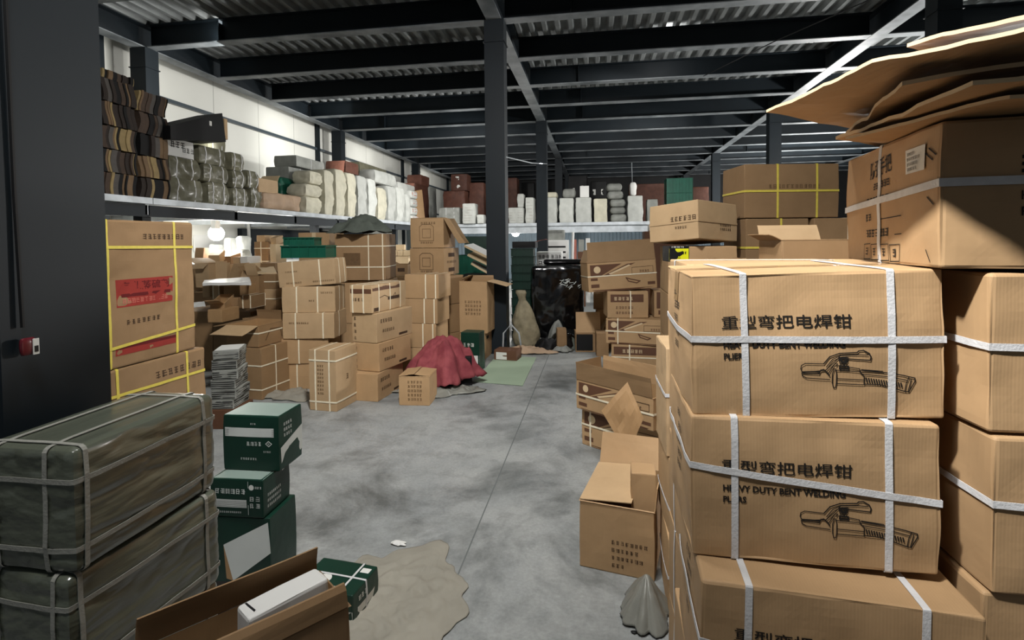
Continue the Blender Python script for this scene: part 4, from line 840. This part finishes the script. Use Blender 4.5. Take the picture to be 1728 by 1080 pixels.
for a_,lb in ((((-5.9, 11.768, 2.032),(0.71, 0.4, 1.097)),'hidden dark pack behind the third upright sack'),(((-5.95, 13.118, 2.032),(1.726, 0.4, 1.137)),'hidden dark pack behind the fifth upright sack')):
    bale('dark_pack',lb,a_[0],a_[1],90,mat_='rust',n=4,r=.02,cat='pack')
l,s=(-5.55, 14.367, 2.847),(1.4, 0.5, 0.303); bale('white_pack','white pack with brown edges above the narrow white sack',l,s,90,mat_='sack',n=6,amp=.02,r=.04,cat='pack')
for k,(a_,h) in enumerate((((-5.2,15.15,2.032),1.0),((-5.40,15.1,2.032),.95))):
    carton('reddish_carton','reddish flat carton leaning at the far end of the left gallery, '+('right one','left one')[k],a_,(.5,.07,h),80,0,-10,n=3,mat_='dark' if k else 'kraft3',amp=.002)
for a_,lb in ((((-5.75, 16.319, 2.032),(1.322, 0.5, 1.292)),'rust brown bundle at the far end of the left gallery'),(((-5.75, 16.624, 3.316),(0.883, 0.5, 0.33)),'small rust bundle with white ends at the far end of the left gallery'),(((-5.75, 17.423, 2.032),(0.836, 0.5, 1.326)),'grey bundle at the far end of the left gallery')):
    bale('brown_bundle',lb,a_[0],a_[1],90,mat_='rust' if 'rust' in lb else 'baleg',n=6,amp=.02,r=.03,cat='bundle')
# ---------------------------------------------------------------- goods on the far gallery
GF='goods along the far gallery'
def far(kind,lb,l,s,mt,cat,rz=0,n=6,amp=.02,r=.04,**k):
    return bale(kind,lb,l,s,rz,mat_=mt,n=n,amp=amp,bulge=.01,r=r,fold=.015,ff=4,cat=cat,**k)
Z0=2.032
far('rust_stack','tall rust brown pile left of the middle column',(-4.692, 17.485, 2.032),(0.812, 0.8, 1.157),'rust','bundle',n=10,amp=.04,fold=.03) if False else far('rust_stack','tall rust brown pile left of the middle column',(-4.692, 17.485, 2.032),(0.812, 0.8, 1.157),'rust','bundle',n=10,amp=.04)
far('rust_box','upright rust brown box with white stickers on the tall rust pile',(-4.545, 17.509, 3.197),(0.578, 0.6, 0.558),'rust','box',r=.02,amp=.005,pr=[('F','rect',1,-.12,.08,.0,.2),('F','disc',1,-.02,-.14,.06)],pmats=('label',))
far('dark_rack_goods','dark grey bundle directly left of the middle column',(-4.041, 17.894, 2.032),(0.547, 0.6, 1.471),'rust','bundle')
far('grey_bale','grey strapped bale in front of the tall rust pile',(-4.497, 16.149, 2.032),(0.696, 0.7, 0.52),'baleg','bale',straps=[('x',-.1),('x',.15)])
far('white_sack','folded white sack left of the middle column on the far gallery',(-3.854, 15.948, 2.032),(0.433, 0.5, 0.628),'sack','sack',pr=[('F','rect',1,-.2,-.22+.08*q,.12,-.215+.08*q) for q in range(6)],pmats=('inkfade',))
far('white_sack','small white sack touching the middle column on the far gallery',(-3.506, 15.953, 2.032),(0.252, 0.4, 0.281),'sack','sack')
for a_,lb,mt in ((((-2.944, 18.678, 2.032),(0.42, 0.6, 1.693)),'rust pile right of the middle column','rust'),(((-2.569, 20.056, 2.032),(0.543, 0.4, 1.674)),'dark stack behind the white sacks right of the middle column','fold1')):
    far('dark_pile',lb,a_[0],a_[1],'rust' if mt=='rust' else 'black','bundle')
far('white_sack','low white sack pile just right of the middle column',(-2.445, 16.327, 2.032),(0.509, 0.6, 0.493),'sack','sack',pr=[('F','rect',1,-.24,-.16+.08*q,.2,-.155+.08*q) for q in range(5)],pmats=('inkfade',))
far('white_sack','rounded white sack lying on the low white sack pile',(-2.316, 16.398, 2.53),(0.237, 0.5, 0.422),'sack','sack')
far('white_sack','white sack pile touching the second column from the left',(-2.031, 16.393, 2.032),(0.29, 0.6, 0.799),'sack','sack',pr=[('F','rect',1,-.14,-.36+.1*q,.14,-.355+.1*q) for q in range(7)],pmats=('inkfade',))
GW='upright white sacks on the far gallery'
for a_,lb,mt in ((((-1.373, 16.499, 2.032),(0.381, 0.6, 0.792)),'upright grey-white sack right of the second column, topped with a crumpled bag','sack'),(((-0.914, 16.573, 2.032),(0.472, 0.6, 0.769)),'upright grey-white sack under a rolled bundle','sack'),(((-0.392, 16.657, 2.032),(0.509, 0.6, 0.782)),'upright grey-white sack under the white square board','sack'),
    (((0.13, 16.741, 2.032),(0.436, 0.6, 0.74)),'slumped cream sack with an open mouth','sackc'),(((1.184, 16.91, 2.032),(0.491, 0.6, 0.82)),'upright grey sack at the right end of the white sacks','sack')):
    far('upright_sack',lb,a_[0],a_[1],mt,'sack',n=10,group=GW)
for k,(a_,lb) in enumerate(((((0.67, 16.827, 2.032),(0.509, 0.6, 0.261)),'lowest folded sack of the grey pile'),(((0.655, 16.876, 2.295),(0.511, 0.6, 0.219)),'second folded sack from the bottom of the grey pile'),(((0.652, 16.825, 2.512),(0.509, 0.6, 0.237)),'folded sack in the middle of the grey pile'),(((0.582, 16.864, 2.753),(0.511, 0.6, 0.256)),'second folded sack from the top of the grey pile'),(((0.553, 16.809, 3.005),(0.491, 0.6, 0.237)),'topmost folded sack of the grey pile'))):
    far('folded_sack',lb,a_[0],a_[1],'baleg','sack',r=.1,group='grey pile of folded sacks on the far gallery')
far('crumpled_bag','crumpled pale bag on the first upright sack right of the second column',(-1.364, 16.551, 2.823),(0.365, 0.5, 0.174),'sackc','bag',r=.06)
far('rolled_bundle','rolled grey bundle lying on an upright sack',(-0.839, 16.635, 2.808),(0.439, 0.5, 0.293),'baleg','bundle',r=.1)
m=MB(); l,s=(-0.359, 16.485, 2.822),(0.274, 0.05, 0.348); m.box(l[0]-s[0]/2,l[0]+s[0]/2,l[1]-.02,l[1]+.02,l[2]-.0,l[2]+s[2]); tag(m.build('white_board',[M['white']]),'white square board standing on an upright sack on the far gallery','board')
m=MB(); l,s=(1.141, 16.954, 2.87),(0.22, 0.3, 0.424); far('white_bag','white bag on top of the sack at the right end',l,s,'white','bag',r=.08)
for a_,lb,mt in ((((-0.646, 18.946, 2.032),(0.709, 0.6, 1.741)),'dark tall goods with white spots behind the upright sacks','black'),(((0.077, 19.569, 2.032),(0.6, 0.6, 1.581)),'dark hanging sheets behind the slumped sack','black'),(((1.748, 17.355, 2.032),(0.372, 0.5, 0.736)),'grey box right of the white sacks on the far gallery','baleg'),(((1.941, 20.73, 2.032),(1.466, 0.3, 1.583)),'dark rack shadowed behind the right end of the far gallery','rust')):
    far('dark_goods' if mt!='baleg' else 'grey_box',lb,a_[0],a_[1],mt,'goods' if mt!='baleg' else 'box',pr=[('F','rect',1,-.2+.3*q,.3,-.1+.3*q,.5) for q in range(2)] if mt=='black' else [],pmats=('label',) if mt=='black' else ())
for k in range(3):
    l,s=(2.652, 17.957, 2.032),(0.803, 0.6, 1.408)
    crate('plastic_crate','dark green crate stack behind the tilted carton, '+('lowest','middle','topmost')[k],(l[0],l[1],2.032+.48*k),(s[0],.6,.47),0,'gcrate',8)
far('grey_box','grey brown box right of the dark green crates',(3.323, 18.065, 2.032),(0.554, 0.6, 1.153),'rust','box')
# red and grey cartons and hanging wires
m=MB(); m.tube([(-1.188,6.98,2.62),(-1.15,9.5,2.9),(-1.186,12.9,3.37)],.008,5); tag(m.build('slack_wire',[M['lightsteel']]),'pale slack wire strung between the first and second middle columns','wire')
m=MB(); m.tube([(1.335,20.573,4.454),(1.353,20.548,3.576)],.014,5); tag(m.build('ceiling_rope',[M['lightsteel']]),'white cord hanging from the ceiling above the far gallery','cord')
m=MB(); m.tube([(4.0,5.5,4.30),(2.6,8.2,4.36),(1.9,9.9,4.40)],.008,5); tag(m.build('slack_wire',[M['black']]),'thin dark wire running under the beams at the upper right','wire')
# ---------------------------------------------------------------- middle background on the floor
l,s=(-0.615, 8.21, 0.0),(0.826, 0.9, 1.12)
root=empty('wrapped_pallet',(l[0],l[1],0),R(6)); tag(root,'large pallet load wrapped in glossy black film at the end of the aisle','pallet load')
sf=Surf((s[0],.9,1.12),.05,.02,.02,4,fold=.015,ff=4) if False else Surf((s[0],.9,1.12),.05,.02,.02,4,fold=.015,ffreq=4)
m=MB(); sf.mesh(m,26); m.build('black_film',[M['blackgloss']],root,True)
m=MB(); rr=random.Random(4)
for k in range(26):
    u=rr.uniform(.05,.34); v=.36-.45*(u-.05)+rr.uniform(-.07,.05); a=rr.uniform(-.5,.9); L_=rr.uniform(.02,.06)
    vv,ff=stroke([(u-L_*math.cos(a)*.5,v-L_*math.sin(a)*.5),(u+L_*math.cos(a)*.5,v+L_*math.sin(a)*.5)],rr.uniform(.005,.012)); put(m,sf,'F',vv,ff,0,.003)
m.build('white_scuff',[M['whitem']],root)
bale('black_roll','long black film roll lying on the wrapped pallet load',(-0.51, 8.151, 1.125),(0.637, 0.25, 0.082),6,mat_='blackgloss',n=8,amp=.01,r=.05,cat='roll',fold=.005)
for k in range(11):
    l=(-1.163,7.818,-0.144)
    crate('plastic_crate','dark green crate in the slim stack beside the middle column, '+('lowest','second from the floor','third from the floor','fourth from the floor','fifth from the floor','sixth from the floor','seventh from the floor','eighth from the floor','ninth from the floor','second from the top','topmost')[k],(-1.13+.006*(k%2),8.15,.126*k),(.33,.36,.12),2,'green',6,group='slim stack of green crates')
carton('dark_box','dark box with tan flaps on top of the slim green crate stack',(-1.1,8.15,1.387),(.36,.36,.10),0,mat_='black',n=3,cat='box',flaps=(('R',75,.16,'terra'),))
for k in range(4):
    carton('white_crate','white and black crate behind the slim green stack, '+('lowest','second','third','topmost')[k],(-.78,8.9,.33*k),(.42,.4,.32),0,mat_='white',n=3,cat='crate',pr=[('F','glyphs',1,-.18,-.08,.09,4),('F','glyphs',1,-.18,.05,.06,6)],pmats=('black',))
def sack_lathe(name,label,loc,prof,mat_,seed=1,lean=(0,0)):
    """soft sack turned from a profile of (height, radius), squashed and creased"""
    P=[];f=[];ns=40; n=len(prof)
    pr=[]
    for i in range(n-1):
        for q in range(5):
            u=q/5; z=prof[i][0]*(1-u)+prof[i+1][0]*u; r=prof[i][1]*(1-u)+prof[i+1][1]*u; pr.append((z,r))
    pr.append(prof[-1])
    for z,r in pr:
        for i in range(ns):
            a=2*PI*i/ns; d=Vector((math.cos(a),math.sin(a),0))
            k=1+.16*noise.noise(Vector((d.x*1.3,d.y*1.3,z*7+seed)))-.22*max(0,.3-abs(noise.noise(Vector((d.x*2.4,d.y*2.4,z*13+seed)))))+.10*noise.noise(Vector((d.x*6,d.y*6,z*4+seed)))*(1 if r>.09 else 2.5)
            P.append(Vector((loc[0]+d.x*r*k*1.08+lean[0]*z*z,loc[1]+d.y*r*k*.9+lean[1]*z,loc[2]+z)))
    m=len(pr)
    for j in range(m-1):
        for i in range(ns): f.append((j*ns+i,j*ns+(i+1)%ns,(j+1)*ns+(i+1)%ns,(j+1)*ns+i))
    f+=[tuple(range(ns))[::-1],tuple(range((m-1)*ns,m*ns))]
    o=mesh_obj(name,P,f,[M[mat_]],None,None,True); return tag(o,label,'sack')
sack_lathe('burlap_sack','lumpy beige sack with a tied neck standing beside the slim green crates',(-.99,7.35,.0),[(0,.10),(.03,.155),(.2,.175),(.36,.165),(.5,.13),(.60,.085),(.66,.052),(.70,.056),(.76,.074),(.80,.06)],'burlap',3,(-.12,0))
# junk left of the sack
carton('white_end_box','small box with a white end on the floor beside the beige sack',(-1.12,6.55,0),(.30,.22,.13),-8,mat_='dark',n=3,pr=[('F','rect',1,-.12,-.05,.02,.04)],pmats=('label',),cat='box')
drape('burlap_scrap','flat beige sacking on the floor before the beige sack',(-.92,6.95,0),.34,.16,.05,'tanpaper',seed=31,fold=.06,zmin=.005,irr=.5,cat='sacking')
m=MB(); m.tube([(-1.22,6.75,.01),(-1.2,6.7,.30),(-1.1,6.7,.42),(-1.0,6.72,.30),(-.98,6.75,.14)],.012,6); tag(m.build('bent_band',[M['lightsteel']]),'bent grey band arching over the small white-ended box','band')
chair=empty('metal_stool',(-1.14,7.22,0) ,0) if False else None
for k,(x,y,rx,ry,H,mt) in enumerate(((905,562,.16,.1,.10,'baleg'),(925,572,.2,.12,.12,'black'),(950,560,.2,.14,.22,'blackgloss'),(945,545,.14,.12,.34,'baleg'),(965,572,.12,.1,.14,'cloth'),(890,572,.12,.1,.08,'baleg'),(958,590,.14,.08,.05,'baleg'))):
    drape('debris_heap','small heap of wrapping debris before the black pallet load, '+('left of centre','in the middle','tall glossy one','tallest pale one','beside the open carton','leftmost','nearest flat one')[k],[(-0.890,7.572,0.000),(-0.696,7.254,0.000),(-0.462,7.320,0.000),(-0.556,7.477,0.000),(-0.337,7.294,0.000),(-1.007,7.471,0.000),(-0.453,7.046,0.000)][k],rx,ry,H,mt,seed=50+k,fold=.06,zmin=.005,irr=.6,rings=8,seg=24,cat='debris')
carton('brown_carton','brown paper-like carton standing in the debris before the black pallet load',(-0.482, 7.193, 0.0),(0.14, 0.15, 0.3),10,mat_='kraft3',n=4,amp=.01)
# goods between first column and tower: white panels, black folders, green machine
for k in range(3):
    sheet('pale_sheet','slanting pale panel between the tower and the middle column, '+('upper','middle','lower')[k],[(-1.92+.05*k,7.5,1.42-.13*k),(-1.50+.03*k,7.45,1.22-.13*k),(-1.50,8.0,1.24-.13*k),(-1.92,8.05,1.44-.13*k)],.03,('white','cream','baleg')[k],nu=3,nv=3,sag=0,wav=.01,seed=20+k,cat='panel')
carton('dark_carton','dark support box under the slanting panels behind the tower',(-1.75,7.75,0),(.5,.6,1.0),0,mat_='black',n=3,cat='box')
for k in range(3):
    crate('plastic_crate','green crate behind the tower and the middle column, '+('lowest','middle','topmost')[k],(-2.1,9.4,.42*k),(.8,.5,.41),0,'gcrate',7)
carton('green_box','dark green machine crate behind the middle column, on the green crates',(-2.05,9.4,1.265),(.6,.45,.32),5,mat_='green',n=3,cat='crate')
carton('green_box','green and white box standing behind the red cloth',(-1.435, 5.971, 0.0),(0.231, 0.2, 0.45),-6,mat_='green',n=3,cat='box',pr=[('F','glyphs',1,-.08,.06,.04,3),('F','rect',1,-.15,-.14,.15,-.04)],pmats=('label',))
# ---------------------------------------------------------------- right background under the far gallery
GR='crates and racks under the far gallery'
for k,(a_,mt,lb) in enumerate(((((-1.032, 13.666, 0.0),(0.644, 0.5, 1.508)),'white','white crate pile with black slots right of the second column'),(((-1.054, 13.764, 1.509),(0.466, 0.5, 0.258)),'baleg','grey tangle of wire goods on the white crate pile'),(((-0.537, 12.833, 0.0),(0.122, 0.3, 1.518)),'terra','pinkish carton upright on the floor behind the black film roll'),(((-0.362, 12.862, 0.0),(0.136, 0.3, 1.516)),'baleg','grey patterned carton right of the pinkish carton'),(((-0.208, 12.886, 0.0),(0.108, 0.3, 1.543)),'white','white carton edge right of the grey patterned carton'),(((-0.34, 12.054, 0.0),(0.179, 0.3, 1.236)),'dark','dark red carton in front of the grey patterned carton'))):
    carton('background_box',lb,a_[0],a_[1],0,mat_=mt,n=3,cat='box',pr=[('F','rect',1,-a_[1][0]*.4,a_[1][2]*(.40-.09*q),a_[1][0]*.4,a_[1][2]*(.37-.09*q)) for q in range(3)] if k<2 else (),pmats=('black',) if k<2 else ('ink',))
m=MB(); m.tube([(-0.545,12.483,1.685),(-0.562,12.461,1.058)],.03,8); m.tube([(-0.562,12.461,1.058),(.05,12.55,0)],.03,8); tag(m.build('white_post',[M['white']]),'thin white post beside the pinkish carton','post')
for k,(a_,lb) in enumerate(((((1.073, 13.498, 1.6),(0.2, 0.3, 0.25)),'white object above the raised flap of the far right stack'),)):
    pass
carton('brown_carton','dark brown carton edge behind the raised flap of the far right stack',(1.0,8.2,0),(.6,.4,1.62),0,mat_='dark',n=3)
for k in range(2): carton('white_pack',('white pack on the dark carton behind the raised flap, lower','white pack on the dark carton behind the raised flap, upper')[k],(.95+.1*k,8.2,1.625+.11*k),(.35,.3,.105),8*k,mat_='white',n=3,cat='pack')
# ---------------------------------------------------------------- jumble under the left gallery
GJ='jumble of cartons under the left gallery'
def jc(lb,a_,rz=0,mt='kraft2',op=False,fl=(),tilt=0,st=(),z=None,h=None):
    l,s=a_; return carton('jumbled_carton',lb,l,s,rz+4,tilt,0,mat_=mt,n=3,is_open=op,flaps=fl,straps=st,sm='cstrap',group=None)
jc('opened crushed carton at the left end of the pile under the gallery',((-4.896, 6.103, 0.95),(0.195, 0.4, 0.302)),-5,'kraft2',True,(('F',120,.1),('L',60,.15)))
jc('carton with two raised flaps near the left end of the pile under the gallery',((-4.754, 6.227, 0.86),(0.169, 0.4, 0.198)),3,'kraft2',True,(('F',-5,.22),('R',20,.2)))
jc('small bright carton on the right of the raised-flap carton',((-4.802, 6.473, 1.115),(0.082, 0.3, 0.11)),0,'kraft2')
jc('long cream lit carton in the middle of the pile under the gallery',((-4.646, 6.523, 1.113),(0.201, 0.35, 0.118)),0,'cream')
jc('small tan carton above the cream lit carton',((-4.827, 6.57, 1.229),(0.092, 0.3, 0.088)),4,'kraft2')
jc('white box with rounded top above the cream lit carton',((-4.708, 6.589, 1.228),(0.108, 0.3, 0.096)),-3,'white')
jc('tan carton directly under the cream lit carton',((-4.759, 6.505, 1.004),(0.193, 0.35, 0.11)),0,'kraft2')
jc('tilted carton with a pale end tumbling at the top of the heap',((-5.303, 6.696, 1.241),(0.144, 0.3, 0.14)),20,'kraft2',tilt=14)
jc('dim tan carton at the back left top of the heap',((-5.667, 6.993, 1.24),(0.16, 0.4, 0.18)),-10,'kraft3',tilt=-8)
jc('dim tan carton at the back right top of the heap',((-5.346, 7.044, 1.203),(0.143, 0.4, 0.137)),12,'kraft3',tilt=6)
jc('tan carton under the left end of the white foam sheet',((-4.423, 5.546, 0.889),(0.095, 0.35, 0.135)),0,'kraft2')
jc('narrow tan carton with cream bands under the white foam sheet',((-4.241, 5.449, 0.879),(0.08, 0.3, 0.166)),0,'kraft2',st=(('x',-.03),('x',.04)))
jc('shadowed brown carton under the right part of the white foam sheet',((-4.066, 5.527, 0.903),(0.199, 0.4, 0.126)),0,'inner')
jc('brown carton with pale edges below the shadowed carton',((-3.847, 5.411, 0.781),(0.117, 0.3, 0.144)),0,'kraft3',st=(('x',-.03),('x',.06)))
jc('round-cornered brown carton in the shade below the foam sheet',((-3.943, 5.294, 0.789),(0.121, 0.3, 0.122)),8,'kraft3')
jc('tipped open carton showing a dark mouth left of the wide open flap carton',((-3.974, 5.086, 0.81),(0.147, 0.3, 0.105)),15,'kraft',True,(('F',60,.15),),tilt=14)
jc('greyish carton behind the wide folded-out flap',((-3.899, 4.997, 0.688),(0.162, 0.3, 0.134)),0,'inner')
jc('brown open carton with raised flap edges left of the strapped column',((-4.023, 5.838, 0.836),(0.154, 0.4, 0.286)),0,'kraft3',True,(('F',25,.15,'kraft2'),('L',50,.15)))
jc('upper carton with a cream band in the column left of the wide strapped stack',((-3.905, 5.959, 0.951),(0.186, 0.4, 0.177)),0,'kraft3',st=(('z',.0),))
jc('middle carton with a cream band in the column left of the wide strapped stack',((-3.901, 5.959, 0.816),(0.179, 0.4, 0.135)),0,'kraft2',st=(('z',-.05),))
jc('lowest visible carton in the column left of the wide strapped stack',((-3.878, 5.862, 0.715),(0.252, 0.4, 0.112)),0,'kraft3')
jc('tan carton lying under the pale flap at the right of the pile',((-4.486, 6.777, 1.115),(0.256, 0.4, 0.113)),0,'kraft3')
for k in range(2): jc(('lower brown bundle with crossing straps in the tower at the right of the pile','upper brown bundle with crossing straps in the tower at the right of the pile')[k],(((-4.864, 7.248, 1.141),(0.214, 0.45, 0.191)),((-4.864, 7.248, 1.332),(0.214, 0.45, 0.191)))[k] if False else ((((-4.864, 7.248, 1.141),(0.214, 0.45, 0.191))),(((-4.864, 7.248, 1.332),(0.214, 0.45, 0.191))))[k],0,'kraft3',st=(('x',.0),('z',.0)))
jc('small tan carton standing on the strapped bundle tower',((-4.864, 7.198, 1.523),(0.127, 0.35, 0.095)),0,'kraft2')
jc('tilted small carton right of the strapped bundle tower',((-4.641, 7.107, 1.495),(0.083, 0.3, 0.103)),10,'kraft2',tilt=8)
jc('pale carton beneath the tilted small carton',((-4.568, 7.017, 1.208),(0.09, 0.3, 0.278)),0,'cream')
# hidden lower rows carrying the pile
k=0
for x in (-5.75,-5.2,-4.65,-4.12):
    for z,h in ((0,.42),(.425,.42)):
        k+=1; carton('pile_carton','carton low in the pile under the left gallery, %s, %s'%(('at the far left','left of the middle','right of the middle','at the right end')[int(round((x+5.75)/.55))],'on the floor' if z==0 else 'second up'),(x,6.55+.15*(k%2) if False else 6.75,z),(.50,.8,h),0,n=3,mat_=('kraft3','kraft')[k%2])
for q,x in enumerate((-4.75,-4.25)):
    carton('pile_carton','brown carton on the floor in front of the pile, '+('left one','right one')[q],(x,5.85,0),(.48,.6,.70),3,n=3,mat_='kraft3')
for q,x in enumerate((-3.95,)):
    carton('pile_carton','tall brown carton on the floor behind the wide open flap carton',(x+.2,5.65,0),(.42,.6,.66),3,n=3,mat_='kraft3')
sheet('foam_sheet','white foam sheet lying flat on cartons under the left gallery',[(-4.139,4.995,1.050),(-3.629,5.077,1.058),(-4.005,5.575,1.077),(-4.488,5.446,1.051)],.03,'white',nu=6,nv=4,sag=-.01,wav=.012,seed=14,edge='white',cat='foam sheet')
sheet('pale_flap','pale cardboard sheet lying on the column left of the wide strapped stack',[(-4.146,5.807,1.124),(-3.841,5.856,1.128),(-4.209,6.356,1.175),(-4.402,6.324,1.161)],.02,'cream',nu=4,nv=3,sag=0,wav=.01,seed=15)
sheet('white_sheet','white folded sheet at the left edge of the pile under the gallery',[(-4.007,4.706,0.861),(-3.889,4.726,0.871),(-4.121,4.993,0.880),(-4.233,4.974,0.868)],.012,'white',nu=4,nv=3,sag=0,wav=.01,seed=16,edge='white')
# things by the bright lamp
for a_,mt,lb in ((((-5.575, 7.59, 1.215),(0.22, 0.35, 0.193)),'poly','pale plastic roll on top of the heap near the bright lamp'),(((-5.888, 8.072, 1.215),(0.137, 0.4, 0.412)),'sack','white upright bag near the bright lamp'),(((-6.284, 7.907, 1.215),(0.125, 0.4, 0.28)),'sack','white box-like bag left of the bright lamp'),(((-6.29, 8.311, 1.215),(0.203, 0.4, 0.399)),'sack','bright white bag directly below the lamp')):
    bale('white_bag',lb,a_[0],a_[1],10,mat_=mt,n=8,amp=.03,r=.06,cat='bag')
def lamp(label,loc,r,ztop,power,em=60):
    root=empty('work_lamp',loc); tag(root,label,'lamp')
    m=MB(); 
    for j in range(9):
        t0=PI*j/8
    P=[];f=[];nu_,nv_=16,10
    for j in range(nv_+1):
        a=PI*j/nv_
        for i in range(nu_):
            b=2*PI*i/nu_; P.append(Vector((r*math.sin(a)*math.cos(b),r*math.sin(a)*math.sin(b),r*math.cos(a))))
    for j in range(nv_):
        for i in range(nu_): f.append((j*nu_+i,(j+1)*nu_+i,(j+1)*nu_+(i+1)%nu_,j*nu_+(i+1)%nu_))
    mesh_obj('bulb',P,f,[M['lamp']],root,None,True)
    m=MB(); m.tube([(0,0,r*.9),(0,0,r*1.6)],r*.45,10); m.build('socket',[M['white']],root)
    m=MB(); m.tube([(0,0,r*1.6),(0,0,ztop-loc[2])],.008,6); m.build('cord',[M['white']],root)
    d=bpy.data.lights.new('lamp_light',type='POINT'); d.energy=power; d.shadow_soft_size=r*1.1; d.color=(1,.97,.92)
    o=bpy.data.objects.new('lamp_light',d); COL.objects.link(o); o.parent=root; o.location=(0,0,-r*2.4)
lamp('bright bulb hanging under the left gallery above the carton jumble',(-5.633,7.104,1.655),.11,1.98,300)
lamp('bright bulb under the far gallery just right of the middle column',(-2.064,13.456,1.703),.10,4.4,90) if False else lamp('bright bulb under the far gallery just right of the middle column',(-2.504,16.325,1.746),.12,1.98,110)
m=MB(); l,s=(-5.539, 6.973, 1.72),(0.075, 0.12, 0.173); m.box(l[0]-s[0]/2,l[0]+s[0]/2,l[1]-.05,l[1]+.05,l[2],1.86); tag(m.build('hanging_plate',[M['white']]),'short white plate hanging from the gallery frame above the bright bulb','plate')
# dark door frames and pale boards on the wall under the gallery
def wallbox(name,x0,x1,z0,z1,mt,th=.04,label=None,cat=None,kind='structure'):
    m=MB(); m.box(-7.1,-7.1+th,x0,x1,z0,z1); o=m.build(name,[M[mt]])
    if label: tag(o,label,cat)
    else: o['kind']=kind
    return o
wallbox('door_1',9.9,10.9,0,1.75,'steel',.05)
wallbox('trim_90',9.6,15.2,1.62,1.80,'steel',.08); wallbox('trim_91',9.55,9.85,0,1.8,'steel',.1)
for k,(a,b) in enumerate(((11.4,12.5),(12.8,13.6),(14.2,15.0))): wallbox('window_%d'%(k+1),a,b,1.0,1.6,'bluewall',.05)
m=MB(); m.box(-7.08,-7.05,8.35,9.35,1.35,1.66); tag(m.build('white_poster',[M['white']]),'white notice board on the wall right of the bright bulb','board')
m=MB(); m.tube([(-6.9,9.62,1.98),(-6.9,9.62,1.2)],.03,8); tag(m.build('white_pipe',[M['white']]),'short white pipe beside the dark door frame','pipe')
# right bay goods glimpsed past the stacks
for k,(x,y,w,h,mt,lb) in enumerate(((3.2,9.5,.8,1.7,'kraft3','tall brown carton column glimpsed right of the wide yellow-strapped carton'),(2.75,8.6,.6,1.9,'dark','dark carton column behind the wide yellow-strapped carton'))):
    carton('background_carton',lb,(x,y,0),(w,.6,h),0,mat_=mt,n=3)

def rack(name,label,x0,x1,y0,y1,h):
    root=empty(name,((x0+x1)/2,(y0+y1)/2,0)); tag(root,label,'rack'); a,b=(x1-x0)/2,(y1-y0)/2
    m=MB(); m.box(-a,a,-b,b,h-.03,h); m.build('top_board',[M['white']],root)
    for sx in (-1,1):
        for sy in (-1,1):
            m=MB(); m.box(sx*(a-.03)-.02,sx*(a-.03)+.02,sy*(b-.03)-.02,sy*(b-.03)+.02,0,h-.031); m.build('leg',[M['steel2']],root)
rack('metal_rack','pale topped metal rack under the bright bulb, carrying the white bags',-6.9,-4.6,7.35,8.95,1.21)
for q,x in enumerate((-5.35,-4.8)):
    carton('pile_carton','carton third up in the pile under the left gallery, '+('left one','right one')[q],(x,6.85,.852),(.5,.6,.35),3,n=3,mat_='kraft3')

carton('brown_carton','brown carton low in the bright gap left of the four-box tower',(-3.358, 8.808, 0.0),(0.375, 0.45, 0.915),4,n=3,mat_='kraft')
carton('small_carton','small brown carton with a dark print in the bright gap left of the tower',(-3.243, 8.548, 0.938),(0.228, 0.3, 0.188),4,n=3,mat_='kraft3',is_open=True,flaps=(('L',70,.08),('R',40,.06)),pr=[('F','rect',1,-.06,-.03,.06,.03)],pmats=('inkb',))
carton('brown_carton','tall stack carton far back in the bright gap left of the tower',(-3.816, 9.975, 0.0),(0.405, 0.5, 1.228),4,n=3,mat_='cream')
for k in range(4):
    carton('pale_carton','small pale carton in the heap seen through the bright gap, '+('leftmost','second from the left','rightmost','topmost')[k],(((-3.893, 9.761, 1.232),(0.116, 0.3, 0.125)),((-3.763, 9.781, 1.23),(0.128, 0.3, 0.102)),((-3.623, 9.804, 1.229),(0.116, 0.3, 0.136)),((-3.801, 9.877, 1.342),(0.152, 0.3, 0.115)))[k][0],(.17,.2,.105),(8,-12,5,14)[k],n=3,mat_='cream')
